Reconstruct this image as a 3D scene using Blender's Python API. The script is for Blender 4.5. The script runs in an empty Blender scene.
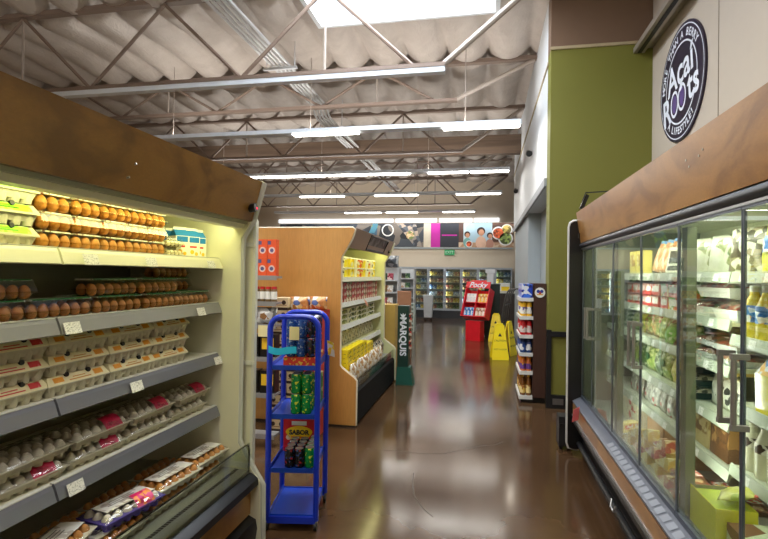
import bpy, bmesh, math, random
from mathutils import Vector, Matrix, noise
random.seed(7)
EXPO = 0.0
POW = 55.0
EGGP = 6.5
SKYP = 220.0
CASEP = 17.0
UPF = 1.0
S = bpy.context.scene
COL = S.collection
PI = math.pi
ORD = ['first', 'second', 'third', 'fourth', 'fifth', 'sixth', 'seventh', 'eighth', 'ninth', 'tenth', 'eleventh', 'twelfth']

# ------------------------------------------------------------------ colour and materials
def lin(c):
    c = c / 255.0
    return c / 12.92 if c <= 0.04045 else ((c + 0.055) / 1.055) ** 2.4

def rgb(r, g, b):
    return (lin(r), lin(g), lin(b), 1.0)

MATS = {}
def _new(name):
    m = bpy.data.materials.new(name)
    m.use_nodes = True
    n = m.node_tree.nodes
    return m, n, m.node_tree.links, n['Principled BSDF']

def mat(name, col, rough=0.5, metal=0.0, var=0.12, scale=9.0, bump=0.0, coat=0.0, spec=0.5):
    """plain painted / plastic / metal surface with a little procedural unevenness"""
    if name in MATS:
        return MATS[name]
    m, n, l, p = _new(name)
    tc = n.new('ShaderNodeTexCoord')
    nz = n.new('ShaderNodeTexNoise'); nz.inputs['Scale'].default_value = scale; nz.inputs['Detail'].default_value = 3
    l.new(tc.outputs['Object'], nz.inputs['Vector'])
    mx = n.new('ShaderNodeMix'); mx.data_type = 'RGBA'
    c = rgb(*col)
    mx.inputs[6].default_value = tuple(x * (1 - var) for x in c[:3]) + (1,)
    mx.inputs[7].default_value = tuple(min(1, x * (1 + var)) for x in c[:3]) + (1,)
    l.new(nz.outputs['Fac'], mx.inputs[0]); l.new(mx.outputs[2], p.inputs['Base Color'])
    p.inputs['Roughness'].default_value = rough
    p.inputs['Metallic'].default_value = metal
    p.inputs['Specular IOR Level'].default_value = spec
    if coat:
        p.inputs['Coat Weight'].default_value = coat
        p.inputs['Coat Roughness'].default_value = 0.12
    if bump:
        b = n.new('ShaderNodeBump'); b.inputs['Strength'].default_value = bump; b.inputs['Distance'].default_value = 0.01
        l.new(nz.outputs['Fac'], b.inputs['Height']); l.new(b.outputs['Normal'], p.inputs['Normal'])
    MATS[name] = m
    return m

def emit(name, col, strength):
    if name in MATS:
        return MATS[name]
    m, n, l, p = _new(name)
    p.inputs['Base Color'].default_value = rgb(*col)
    p.inputs['Emission Color'].default_value = rgb(*col)
    p.inputs['Emission Strength'].default_value = strength
    MATS[name] = m
    return m

def wood(name, dark, light, scale=1.0, rough=0.35, stretch=(0.35, 1.0, 1.0), burl=2.5, coat=0.3):
    if name in MATS:
        return MATS[name]
    m, n, l, p = _new(name)
    tc = n.new('ShaderNodeTexCoord'); mp = n.new('ShaderNodeMapping')
    mp.inputs['Scale'].default_value = tuple(scale * s for s in stretch)
    l.new(tc.outputs['Object'], mp.inputs['Vector'])
    nz = n.new('ShaderNodeTexNoise'); nz.inputs['Scale'].default_value = 2.2; nz.inputs['Detail'].default_value = 6; nz.inputs['Distortion'].default_value = burl
    l.new(mp.outputs['Vector'], nz.inputs['Vector'])
    n2 = n.new('ShaderNodeTexNoise'); n2.inputs['Scale'].default_value = 60; n2.inputs['Detail'].default_value = 2
    l.new(mp.outputs['Vector'], n2.inputs['Vector'])
    r = n.new('ShaderNodeValToRGB')
    r.color_ramp.elements[0].position = 0.36; r.color_ramp.elements[0].color = rgb(*dark)
    r.color_ramp.elements[1].position = 0.64; r.color_ramp.elements[1].color = rgb(*light)
    mid = r.color_ramp.elements.new(0.5); a, b = rgb(*dark), rgb(*light)
    mid.color = tuple(a[i] * 0.35 + b[i] * 0.65 for i in range(3)) + (1,)
    l.new(nz.outputs['Fac'], r.inputs['Fac'])
    mx = n.new('ShaderNodeMix'); mx.data_type = 'RGBA'; mx.blend_type = 'MULTIPLY'; mx.inputs[0].default_value = 0.25
    l.new(r.outputs['Color'], mx.inputs[6]); l.new(n2.outputs['Fac'], mx.inputs[7])
    l.new(mx.outputs[2], p.inputs['Base Color'])
    p.inputs['Roughness'].default_value = rough
    p.inputs['Coat Weight'].default_value = coat; p.inputs['Coat Roughness'].default_value = 0.25
    MATS[name] = m
    return m

def printed(name, cols, scale=30.0, rough=0.35, stretch=(1, 1, 1), bump=0.0, metal=0.0):
    """packaging print: patches of several inks"""
    if name in MATS:
        return MATS[name]
    m, n, l, p = _new(name)
    tc = n.new('ShaderNodeTexCoord'); mp = n.new('ShaderNodeMapping'); mp.inputs['Scale'].default_value = stretch
    l.new(tc.outputs['Object'], mp.inputs['Vector'])
    v = n.new('ShaderNodeTexVoronoi'); v.inputs['Scale'].default_value = scale
    l.new(mp.outputs['Vector'], v.inputs['Vector'])
    r = n.new('ShaderNodeValToRGB'); r.color_ramp.interpolation = 'CONSTANT'
    e = r.color_ramp.elements
    while len(e) < len(cols):
        e.new(0.5)
    for i, c in enumerate(cols):
        e[i].position = i / len(cols); e[i].color = rgb(*c)
    sp = n.new('ShaderNodeSeparateColor'); l.new(v.outputs['Color'], sp.inputs[0])
    l.new(sp.outputs[0], r.inputs['Fac']); l.new(r.outputs['Color'], p.inputs['Base Color'])
    p.inputs['Roughness'].default_value = rough
    p.inputs['Metallic'].default_value = metal
    if bump:
        nz = n.new('ShaderNodeTexNoise'); nz.inputs['Scale'].default_value = 35
        l.new(tc.outputs['Object'], nz.inputs['Vector'])
        b = n.new('ShaderNodeBump'); b.inputs['Strength'].default_value = bump; b.inputs['Distance'].default_value = 0.008
        l.new(nz.outputs['Fac'], b.inputs['Height']); l.new(b.outputs['Normal'], p.inputs['Normal'])
    MATS[name] = m
    return m

def clear(name, tint=(255, 255, 255), ior=1.45, rough=0.03, min_gloss=0.0, bump=0.0):
    """thin clear sheet: light passes straight through, Fresnel gloss on top"""
    if name in MATS:
        return MATS[name]
    m = bpy.data.materials.new(name); m.use_nodes = True
    n = m.node_tree.nodes; l = m.node_tree.links
    n.remove(n['Principled BSDF'])
    out = n['Material Output']
    t = n.new('ShaderNodeBsdfTransparent'); t.inputs[0].default_value = rgb(*tint)
    g = n.new('ShaderNodeBsdfGlossy'); g.inputs['Roughness'].default_value = rough
    lw = n.new('ShaderNodeLayerWeight'); lw.inputs[0].default_value = 0.5
    pw = n.new('ShaderNodeMath'); pw.operation = 'POWER'; pw.inputs[1].default_value = 5.0
    l.new(lw.outputs['Facing'], pw.inputs[0])
    f = n.new('ShaderNodeMath'); f.operation = 'MULTIPLY_ADD'; r0_ = ((ior - 1) / (ior + 1)) ** 2
    f.inputs[1].default_value = 1 - r0_; f.inputs[2].default_value = r0_
    l.new(pw.outputs[0], f.inputs[0])
    add = n.new('ShaderNodeMath'); add.operation = 'ADD'; add.use_clamp = True; add.inputs[1].default_value = min_gloss
    mx = n.new('ShaderNodeMixShader')
    l.new(f.outputs[0], add.inputs[0]); l.new(add.outputs[0], mx.inputs[0])
    l.new(t.outputs[0], mx.inputs[1]); l.new(g.outputs[0], mx.inputs[2]); l.new(mx.outputs[0], out.inputs['Surface'])
    if bump:
        tc = n.new('ShaderNodeTexCoord'); nz = n.new('ShaderNodeTexNoise'); nz.inputs['Scale'].default_value = 30
        l.new(tc.outputs['Object'], nz.inputs['Vector'])
        b = n.new('ShaderNodeBump'); b.inputs['Strength'].default_value = bump; b.inputs['Distance'].default_value = 0.01
        l.new(nz.outputs['Fac'], b.inputs['Height'])
        l.new(b.outputs['Normal'], g.inputs['Normal']); l.new(b.outputs['Normal'], lw.inputs['Normal'])
    MATS[name] = m
    return m

# ------------------------------------------------------------------ mesh builder
class MB:
    def __init__(self):
        self.bm = bmesh.new()
    def _faces(self, vs, fs):
        v = [self.bm.verts.new(p) for p in vs]
        for f in fs:
            try:
                self.bm.faces.new([v[i] for i in f])
            except ValueError:
                pass
        return self
    def box(self, x0, x1, y0, y1, z0, z1):
        if x0 > x1: x0, x1 = x1, x0
        if y0 > y1: y0, y1 = y1, y0
        if z0 > z1: z0, z1 = z1, z0
        return self._faces([(x0, y0, z0), (x1, y0, z0), (x1, y1, z0), (x0, y1, z0), (x0, y0, z1), (x1, y0, z1), (x1, y1, z1), (x0, y1, z1)],
                           [(3, 2, 1, 0), (4, 5, 6, 7), (0, 1, 5, 4), (1, 2, 6, 5), (2, 3, 7, 6), (3, 0, 4, 7)])
    def taper(self, x, y, z0, z1, w0, d0, w1, d1):
        """a box whose top and bottom differ (centre x, y; half sizes)"""
        return self._faces([(x - w0, y - d0, z0), (x + w0, y - d0, z0), (x + w0, y + d0, z0), (x - w0, y + d0, z0),
                            (x - w1, y - d1, z1), (x + w1, y - d1, z1), (x + w1, y + d1, z1), (x - w1, y + d1, z1)],
                           [(3, 2, 1, 0), (4, 5, 6, 7), (0, 1, 5, 4), (1, 2, 6, 5), (2, 3, 7, 6), (3, 0, 4, 7)])
    def obox(self, c, size, M):
        """box of full size `size` at centre c turned by matrix M"""
        h = [s / 2 for s in size]
        vs = [Vector(c) + M @ Vector((sx * h[0], sy * h[1], sz * h[2])) for sz in (-1, 1) for sx, sy in ((-1, -1), (1, -1), (1, 1), (-1, 1))]
        return self._faces(vs, [(3, 2, 1, 0), (4, 5, 6, 7), (0, 1, 5, 4), (1, 2, 6, 5), (2, 3, 7, 6), (3, 0, 4, 7)])
    def prism(self, poly, axis, a, b):
        """extrude a 2-D outline along an axis: 'y' outline is (x, z), 'x' outline is (y, z), 'z' outline is (x, y)"""
        def P(q, t):
            return {'y': (q[0], t, q[1]), 'x': (t, q[0], q[1]), 'z': (q[0], q[1], t)}[axis]
        n = len(poly)
        vs = [P(q, a) for q in poly] + [P(q, b) for q in poly]
        fs = [tuple(range(n)), tuple(range(2 * n - 1, n - 1, -1))] + [(i, i + n, (i + 1) % n + n, (i + 1) % n) for i in range(n)]
        return self._faces(vs, fs)
    def cyl(self, p0, p1, r0, r1=None, n=12, cap=True):
        r1 = r0 if r1 is None else r1
        p0, p1 = Vector(p0), Vector(p1)
        d = (p1 - p0).normalized()
        a = d.orthogonal().normalized(); b = d.cross(a)
        vs = []
        for p, r in ((p0, r0), (p1, r1)):
            for i in range(n):
                t = 2 * PI * i / n
                vs.append(p + (a * math.cos(t) + b * math.sin(t)) * r)
        fs = [(i, (i + 1) % n, n + (i + 1) % n, n + i) for i in range(n)]
        if cap:
            fs += [tuple(range(n - 1, -1, -1)), tuple(range(n, 2 * n))]
        return self._faces(vs, fs)
    def tube(self, pts, r, n=8, closed=False):
        pts = [Vector(p) for p in pts]
        m = len(pts); rings = []
        prev = None
        for i, p in enumerate(pts):
            if closed:
                d = (pts[(i + 1) % m] - pts[i - 1]).normalized()
            else:
                d = (pts[min(i + 1, m - 1)] - pts[max(i - 1, 0)]).normalized()
            a = d.orthogonal().normalized() if prev is None else (prev - d * prev.dot(d)).normalized()
            prev = a; b = d.cross(a)
            rings.append([self.bm.verts.new(p + (a * math.cos(2 * PI * k / n) + b * math.sin(2 * PI * k / n)) * r) for k in range(n)])
        for i in range(m if closed else m - 1):
            A, B = rings[i], rings[(i + 1) % m]
            for k in range(n):
                self.bm.faces.new((A[k], A[(k + 1) % n], B[(k + 1) % n], B[k]))
        if not closed:
            self.bm.faces.new(rings[0][::-1]); self.bm.faces.new(rings[-1])
        return self
    def lathe(self, prof, c=(0, 0, 0), n=16, sx=1.0, sy=1.0):
        rings = []
        for r, z in prof:
            if r < 1e-6:
                rings.append([self.bm.verts.new((c[0], c[1], c[2] + z))])
            else:
                rings.append([self.bm.verts.new((c[0] + sx * r * math.cos(2 * PI * k / n), c[1] + sy * r * math.sin(2 * PI * k / n), c[2] + z)) for k in range(n)])
        for A, B in zip(rings, rings[1:]):
            for k in range(n):
                k2 = (k + 1) % n
                a = [A[0]] if len(A) == 1 else [A[k], A[k2]]
                b = [B[0]] if len(B) == 1 else [B[k2], B[k]]
                if len(a) + len(b) >= 3:
                    self.bm.faces.new(a + b)
        for R, rev in ((rings[0], True), (rings[-1], False)):
            if len(R) > 2:
                self.bm.faces.new(R[::-1] if rev else R)
        return self
    def grid(self, f, nu, nv):
        """surface from f(u, v) with u, v in 0..1"""
        V = [[self.bm.verts.new(f(i / nu, j / nv)) for j in range(nv + 1)] for i in range(nu + 1)]
        for i in range(nu):
            for j in range(nv):
                self.bm.faces.new((V[i][j], V[i + 1][j], V[i + 1][j + 1], V[i][j + 1]))
        return self
    def quad(self, a, b, c, d):
        return self._faces([a, b, c, d], [(0, 1, 2, 3)])
    def pillow(self, w, h, t, nu=14, nv=12, lump=0.12, seed=0, seal=0.06):
        """a filled bag standing in its x-z plane: width w, height h, thickness t, crimped at top and bottom"""
        def side(s):
            def f(u, v):
                x = (u - 0.5) * w; z = v * h
                e = max(0.0, min(1.0, (min(v, 1 - v) - seal) / 0.3)) if seal < min(v, 1 - v) else 0.0
                e = math.sqrt(e) * math.sqrt(max(0.0, math.sin(PI * u)))
                k = 1 + lump * 2 * (noise.noise(Vector((x * 22 + seed, s * 3.1, z * 22))))
                edge = 1 - 0.05 * math.sin(PI * v)
                return (x * edge, s * t / 2 * e * k, z)
            return f
        self.grid(side(-1), nu, nv)
        self.grid(lambda u, v: side(1)(1 - u, v), nu, nv)
        bmesh.ops.remove_doubles(self.bm, verts=self.bm.verts, dist=1e-5)
        return self
    def mesh(self, name, material, bevel=0.0, seg=2, smooth=35, M=None):
        bm = self.bm
        if M is not None:
            bm.transform(M)
        if bevel:
            es = [e for e in bm.edges if len(e.link_faces) == 2 and e.calc_face_angle(0) > math.radians(40)]
            bmesh.ops.bevel(bm, geom=es, offset=bevel, offset_type='OFFSET', segments=seg, profile=0.5, affect='EDGES', clamp_overlap=True)
        bmesh.ops.recalc_face_normals(bm, faces=bm.faces)
        me = bpy.data.meshes.new(name)
        bm.to_mesh(me); bm.free()
        me.materials.append(material)
        if smooth:
            for p in me.polygons:
                p.use_smooth = True
            me.set_sharp_from_angle(angle=math.radians(smooth))
        return me
    def build(self, name, material, parent=None, bevel=0.0, world=True, **k):
        """link as ONE object; world=True: coordinates are in the room, else in the parent's frame"""
        M = parent.matrix_basis.inverted() if (parent is not None and world) else None
        if parent is not None and world and parent.parent is not None:
            M = (parent.parent.matrix_basis @ parent.matrix_basis).inverted()
        o = bpy.data.objects.new(name, self.mesh(name, material, bevel, M=M, **k))
        COL.objects.link(o)
        if parent is not None:
            o.parent = parent
        return o

def obj(name, me, parent=None, loc=(0, 0, 0), rot=(0, 0, 0)):
    o = bpy.data.objects.new(name, me); COL.objects.link(o)
    o.location = loc; o.rotation_euler = rot
    if parent is not None:
        o.parent = parent
    return o

def tag(o, label=None, cat=None, group=None, kind=None):
    if label: o['label'] = label
    if cat: o['category'] = cat
    if group: o['group'] = group
    if kind: o['kind'] = kind
    return o

def thing(name, label, cat, loc=(0, 0, 0), rz=0.0, group=None):
    o = bpy.data.objects.new(name, None); COL.objects.link(o)
    o.empty_display_size = 0.05
    o.location = loc; o.rotation_euler = (0, 0, rz)
    o.matrix_basis = Matrix.Translation(loc) @ Matrix.Rotation(rz, 4, 'Z')
    return tag(o, label, cat, group)

def dup(root, loc, rot=None, label=None, group=None, parent=None):
    """copy of a thing with copies of its parts and their sub-parts (mesh data shared)"""
    c = root.copy(); COL.objects.link(c)
    if parent is not None:
        c.parent = parent
    else:
        c.location = loc
        if rot is not None:
            c.rotation_euler = rot if isinstance(rot, (tuple, list)) else (0, 0, rot)
        if label: c['label'] = label
        if group: c['group'] = group
    for ch in list(root.children):
        dup(ch, None, parent=c)
    return c

class Kind:
    """one kind of product: the first placing moves the original, the next ones copy it"""
    def __init__(self, root):
        self.root, self.used = root, False
    def put(self, loc, rot=0.0, label=None, group=None):
        r = rot if isinstance(rot, (tuple, list)) else (0, 0, rot)
        if not self.used:
            self.used = True
            self.root.location = loc; self.root.rotation_euler = r
            tag(self.root, label, None, group)
            return self.root
        return dup(self.root, loc, r, label, group)

def struct(name, mb, m, parent=None, **k):
    o = mb.build(name, m, parent, **k)
    if parent is None:
        o['kind'] = 'structure'
    return o

def text(name, s, size, material, parent, M, depth=0.0006, sx=1.0, align='CENTER', bold=0.0, shear=0.0):
    """flat lettering: M places the x-y text plane in the room"""
    cu = bpy.data.curves.new('lettering', 'FONT')
    cu.body = s; cu.size = size; cu.extrude = depth; cu.align_x = align; cu.align_y = 'CENTER'; cu.offset = bold; cu.shear = shear
    cu.resolution_u = 3
    t = bpy.data.objects.new('lettering', cu); COL.objects.link(t)
    dg = bpy.context.evaluated_depsgraph_get()
    me = bpy.data.meshes.new_from_object(t.evaluated_get(dg))
    bpy.data.objects.remove(t); bpy.data.curves.remove(cu)
    if not isinstance(M, Matrix):
        M = Matrix(M)
    M = M @ Matrix.Diagonal((sx, 1, 1, 1))
    if parent is not None:
        Pm = parent.matrix_basis if parent.parent is None else parent.parent.matrix_basis @ parent.matrix_basis
        M = Pm.inverted() @ M
    me.transform(M)
    me.materials.clear(); me.materials.append(material)
    o = bpy.data.objects.new(name, me); COL.objects.link(o)
    if parent is not None:
        o.parent = parent
    return o

def frame_M(origin, xdir, ydir):
    x = Vector(xdir).normalized(); y = Vector(ydir).normalized(); z = x.cross(y)
    M = Matrix.Identity(4)
    for i, a in enumerate((x, y, z)):
        for k in range(3):
            M[k][i] = a[k]
    for k in range(3):
        M[k][3] = origin[k]
    return M

# ------------------------------------------------------------------ shared materials
cream = mat('cream_enamel', (232, 230, 205), 0.35, var=0.04)
creamwhite = mat('white_enamel', (225, 226, 215), 0.35, var=0.04)
grey_lip = mat('grey_shelf_metal', (150, 150, 150), 0.35, 0.3, var=0.05)
dark = mat('black_rubber', (22, 22, 24), 0.45)
black = mat('black_plastic', (12, 12, 13), 0.3)
chrome = mat('brushed_steel', (170, 172, 174), 0.28, 0.9, var=0.05)
darksteel = mat('dark_anodised_metal', (70, 74, 80), 0.35, 0.6)
white = mat('white_paper', (235, 235, 230), 0.6, var=0.03)
tagm = printed('price_tag_print', [(240, 240, 235), (236, 236, 230), (240, 240, 235), (170, 170, 170), (238, 238, 232)], 420, 0.5, (1, .5, 1.8))
film = clear('clear_plastic', (250, 250, 246), 1.45, 0.06, 0.025)
glass = clear('door_glass', (240, 246, 242), 1.5, 0.0, 0.05)
kraft = mat('kraft_card', (176, 138, 92), 0.8, var=0.1, scale=20)
# ------------------------------------------------------------------ camera
YAW, PITCH, ROLL = (math.radians(a) for a in (11.3, 0.56, 0.83))
Fv = Vector((-math.sin(YAW) * math.cos(PITCH), math.cos(YAW) * math.cos(PITCH), math.sin(PITCH)))
r0 = Vector((math.cos(YAW), math.sin(YAW), 0)); u0 = r0.cross(Fv)
Rv = math.cos(ROLL) * r0 + math.sin(ROLL) * u0
Uv = -math.sin(ROLL) * r0 + math.cos(ROLL) * u0
cd = bpy.data.cameras.new('camera'); cam = bpy.data.objects.new('camera', cd); COL.objects.link(cam)
Mc = Matrix.Identity(4)
for k in range(3):
    Mc[k][0], Mc[k][1], Mc[k][2] = Rv[k], Uv[k], -Fv[k]
Mc[2][3] = 1.55
cam.matrix_world = Mc
cd.sensor_fit = 'HORIZONTAL'; cd.sensor_width = 36.0; cd.lens = 500.0 / 768 * 36
cd.clip_start = 0.05
S.camera = cam
vs = S.view_settings
vs.view_transform = 'Standard'; vs.look = 'None'; vs.gamma = 1.0; vs.use_curve_mapping = False
vs.exposure = EXPO
S.cycles.use_denoising = True
S.cycles.max_bounces = 8; S.cycles.diffuse_bounces = 4; S.cycles.glossy_bounces = 4
S.cycles.transparent_max_bounces = 24; S.cycles.transmission_bounces = 6
S.cycles.sample_clamp_indirect = 6.0
S.cycles.caustics_reflective = False; S.cycles.caustics_refractive = False

w = bpy.data.worlds.new('store_air'); S.world = w; w.use_nodes = True
w.node_tree.nodes['Background'].inputs[0].default_value = rgb(205, 215, 225)
w.node_tree.nodes['Background'].inputs[1].default_value = 0.35

# ------------------------------------------------------------------ floor: polished, stained concrete
def floor_mat():
    m, n, l, p = _new('polished_brown_concrete')
    tc = n.new('ShaderNodeTexCoord')
    a = n.new('ShaderNodeTexNoise'); a.inputs['Scale'].default_value = 0.9; a.inputs['Detail'].default_value = 4
    b = n.new('ShaderNodeTexNoise'); b.inputs['Scale'].default_value = 9; b.inputs['Detail'].default_value = 4
    for q in (a, b):
        l.new(tc.outputs['Object'], q.inputs['Vector'])
    r = n.new('ShaderNodeValToRGB')
    r.color_ramp.elements[0].position = 0.35; r.color_ramp.elements[0].color = rgb(58, 40, 25)
    r.color_ramp.elements[1].position = 0.68; r.color_ramp.elements[1].color = rgb(86, 63, 42)
    l.new(a.outputs['Fac'], r.inputs['Fac'])
    mx = n.new('ShaderNodeMix'); mx.data_type = 'RGBA'; mx.blend_type = 'OVERLAY'; mx.inputs[0].default_value = 0.15
    l.new(r.outputs['Color'], mx.inputs[6]); l.new(b.outputs['Fac'], mx.inputs[7])
    l.new(mx.outputs[2], p.inputs['Base Color'])
    rr = n.new('ShaderNodeMapRange'); rr.inputs[1].default_value = 0.3; rr.inputs[2].default_value = 0.7; rr.inputs[3].default_value = 0.11; rr.inputs[4].default_value = 0.17
    l.new(a.outputs['Fac'], rr.inputs[0]); l.new(rr.outputs[0], p.inputs['Roughness'])
    p.inputs['Specular IOR Level'].default_value = 0.42
    bp = n.new('ShaderNodeBump'); bp.inputs['Strength'].default_value = 0.03; bp.inputs['Distance'].default_value = 0.01
    l.new(b.outputs['Fac'], bp.inputs['Height']); l.new(bp.outputs['Normal'], p.inputs['Normal'])
    return m
fl = struct('floor', MB().box(-9, 7, -6, 19.2, -0.1, 0), floor_mat(), smooth=0)
crack = mat('floor_crack_stain', (48, 38, 28), 0.4)
def crackline(pts, wd):
    mb = MB()
    for i in range(len(pts) - 1):
        (x0, y0), (x1, y1) = pts[i], pts[i + 1]
        d = Vector((x1 - x0, y1 - y0, 0)).normalized(); q = Vector((-d.y, d.x, 0)) * wd
        mb.quad((x0 - q.x, y0 - q.y, 0.0008), (x1 - q.x * .6, y1 - q.y * .6, 0.0008), (x1 + q.x * .6, y1 + q.y * .6, 0.0008), (x0 + q.x, y0 + q.y, 0.0008))
    return mb
crk = crackline([(-1.0, 4.35), (-.85, 4.32), (-.7, 4.36), (-.5, 4.33), (-.32, 4.38), (-.18, 4.5), (0.0, 4.66), (0.12, 4.72), (0.2, 4.83)], 0.006)
crk.bm.faces.ensure_lookup_table()
crk.build('crack', crack, fl, smooth=0)
crackline([(-.52, 3.9), (-.5, 3.7), (-.46, 3.5), (-.38, 3.33), (-.3, 3.22)], 0.005).build('crack', crack, fl, smooth=0)
crackline([(-.28, 2.7), (-.26, 2.5), (-.21, 2.35), (-.2, 2.2)], 0.005).build('crack', crack, fl, smooth=0)

# ------------------------------------------------------------------ walls
whitewall = mat('white_wall_paint', (218, 222, 226), 0.55, var=0.03)
greywall = mat('grey_blue_wall_paint', (168, 178, 184), 0.55, var=0.03)
greenwall = mat('olive_green_wall_paint', (118, 117, 46), 0.6, var=0.04, scale=3)
brownwall = mat('brown_wall_paint', (120, 95, 76), 0.6, var=0.04)
beigewall = mat('beige_wall_paint', (212, 198, 178), 0.6, var=0.03)
struct('wall_back', MB().box(-9, 7, 18.75, 18.95, 0, 5.4), beigewall, smooth=0)
struct('wall_front', MB().box(-9, 7, -6.2, -6, 0, 5.4), beigewall, smooth=0)
struct('wall_left', MB().box(-9.2, -9, -6, 18.95, 0, 5.4), beigewall, smooth=0)
wr = struct('wall_right', MB().box(1.87, 2.07, -6, 6.2, 0, 5.4), mat('taupe_panel_paint', (184, 171, 156), .6, var=.03), smooth=0)
seamm = mat('wall_seam_strip', (140, 128, 112), 0.7)  # darker strip for the joints between wall panels
MB().box(1.866, 1.871, 4.54, 4.548, 0, 5.0).build('panel_joint', seamm, wr, smooth=0)
MB().box(1.866, 1.871, 1.54, 1.548, 0, 5.0).build('panel_joint', seamm, wr, smooth=0)
# green block at the corner with its brown top and black protective rail
gw = struct('wall_corner', MB().box(0.755, 2.1, 6.2, 6.5, 0, 4.27), greenwall, smooth=0)
struct('wall_corner_top', MB().box(0.755, 2.1, 6.22, 6.5, 4.27, 5.0), brownwall, smooth=0)
struct('trim_1', MB().box(0.745, 2.05, 6.185, 6.21, 4.25, 4.285), mat('tan_trim', (176, 160, 128), 0.5), smooth=0)
bump = struct('trim_2', MB().box(0.79, 1.87, 6.165, 6.2, 0.845, 0.905), dark, bevel=0.008)
struct('trim_3', MB().box(0.735, 0.79, 6.165, 6.21, 0.0, 0.925), dark, bevel=0.008)
struct('baseboard_corner', MB().box(0.79, 1.87, 6.17, 6.2, 0, 0.16), dark, smooth=0)
MB().box(0.81, 0.93, 6.163, 6.172, 0.05, 0.12).build('floor_vent', chrome, gw, smooth=0)
# white wall along the aisle: upper fascia, sill and the recessed wall under it
struct('wall_aisle', MB().box(0.755, 2.1, 6.5, 13.5, 2.72, 4.98), whitewall, smooth=0)
struct('wall_aisle_lower', MB().box(1.02, 2.1, 6.5, 13.5, 0, 2.72), greywall, smooth=0)
struct('pillar_aisle', MB().box(0.80, 1.02, 9.6, 13.5, 0, 2.72), greywall, smooth=0)
struct('trim_4', MB().box(0.725, 0.755, 6.5, 13.5, 2.68, 2.78), mat('grey_trim', (150, 154, 158), 0.5), smooth=0)
struct('trim_5', MB().box(0.74, 0.756, 6.4, 13.52, 4.16, 4.19), mat('tan_trim', (176, 160, 128), 0.5), smooth=0)
struct('wall_far_right', MB().box(2.1, 7, 13.4, 13.5, 0, 5.0), whitewall, smooth=0)

# ------------------------------------------------------------------ roof: quilted insulation between purlins, with a skylight opening
def ins_mat():
    m, n, l, p = _new('foil_faced_insulation')
    tc = n.new('ShaderNodeTexCoord')
    a = n.new('ShaderNodeTexNoise'); a.inputs['Scale'].default_value = 2.4; a.inputs['Detail'].default_value = 6; a.inputs['Distortion'].default_value = 1.2
    l.new(tc.outputs['Object'], a.inputs['Vector'])
    r = n.new('ShaderNodeValToRGB')
    r.color_ramp.elements[0].color = rgb(160, 148, 138); r.color_ramp.elements[1].color = rgb(198, 187, 177)
    l.new(a.outputs['Fac'], r.inputs['Fac']); l.new(r.outputs['Color'], p.inputs['Base Color'])
    p.inputs['Roughness'].default_value = 0.42; p.inputs['Specular IOR Level'].default_value = 0.5
    p.inputs['Metallic'].default_value = 0.12
    mp = n.new('ShaderNodeMapping'); mp.inputs['Scale'].default_value = (9, 3, 1)
    l.new(tc.outputs['Object'], mp.inputs['Vector'])
    w = n.new('ShaderNodeTexNoise'); w.inputs['Scale'].default_value = 1.3; w.inputs['Detail'].default_value = 4; w.inputs['Distortion'].default_value = 2.0
    l.new(mp.outputs['Vector'], w.inputs['Vector'])
    b = n.new('ShaderNodeBump'); b.inputs['Strength'].default_value = 0.35; b.inputs['Distance'].default_value = 0.03
    l.new(w.outputs['Fac'], b.inputs['Height']); l.new(b.outputs['Normal'], p.inputs['Normal'])
    return m
SKX0, SKX1, SKY0, SKY1 = -2.2, 0.1, 3.9, 6.45
PUR = [0.9, 3.3, 5.7, 7.95, 10.2, 12.5, 14.8, 17.1]
def roof():
    mb = MB(); bm = mb.bm
    nx, ny = 230, 170
    X0, X1, Y0, Y1 = -9.0, 2.1, -0.5, 18.95
    P = 0.62
    def h(x, y):
        k = ((x + 0.03 * math.sin(y * 2.1)) / P) % 1.0
        b = math.sin(PI * k) ** 0.55
        d = min(abs(y - q) for q in PUR)
        sag = max(0.0, 1 - d / 1.15)
        z = 5.10 - 0.24 * b * (0.5 + 0.5 * sag) - 0.05 * noise.noise(Vector((x * 1.6, y * 1.3, 0)))
        if d < 0.10:
            z += 0.16 * (1 - d / 0.10)
        return z
    V = {}
    for i in range(nx + 1):
        for j in range(ny + 1):
            x = X0 + (X1 - X0) * i / nx; y = Y0 + (Y1 - Y0) * j / ny
            V[i, j] = (x, y)
    bv = {}
    def gv(i, j):
        if (i, j) not in bv:
            x, y = V[i, j]
            bv[i, j] = bm.verts.new((x, y, h(x, y)))
        return bv[i, j]
    for i in range(nx):
        for j in range(ny):
            cx = (V[i, j][0] + V[i + 1, j][0]) / 2; cy = (V[i, j][1] + V[i, j + 1][1]) / 2
            if SKX0 < cx < SKX1 and SKY0 < cy < SKY1:
                continue
            bm.faces.new((gv(i, j), gv(i, j + 1), gv(i + 1, j + 1), gv(i + 1, j)))
    return mb
ce = struct('ceiling', roof(), ins_mat(), smooth=180)
struct('ceiling_front', MB().box(-9, 2.1, -6, -0.4, 5.05, 5.15), ins_mat(), smooth=0)
struct('ceiling_right', MB().box(2.1, 7, -6, 18.95, 5.05, 5.15), ins_mat(), smooth=0)
# skylight: framed well with a diffusing dome sheet lit by the sky
well = mat('white_well_lining', (228, 232, 236), 0.6, var=0.02)
sk = struct('window_1', MB().box(SKX0 - .06, SKX1 + .06, SKY1, SKY1 + .05, 4.90, 5.42).box(SKX0 - .06, SKX1 + .06, SKY0 - .05, SKY0, 4.90, 5.42)
            .box(SKX0 - .06, SKX0, SKY0, SKY1, 4.90, 5.42).box(SKX1, SKX1 + .06, SKY0, SKY1, 4.90, 5.42), well, smooth=0)
MB().box(SKX0 - .06, SKX1 + .06, SKY0 - .05, SKY1 + .05, 5.42, 5.45).build('skylight_pane', emit('daylight_through_white_acrylic', (232, 242, 255), 2.4), sk, smooth=0)

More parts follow.
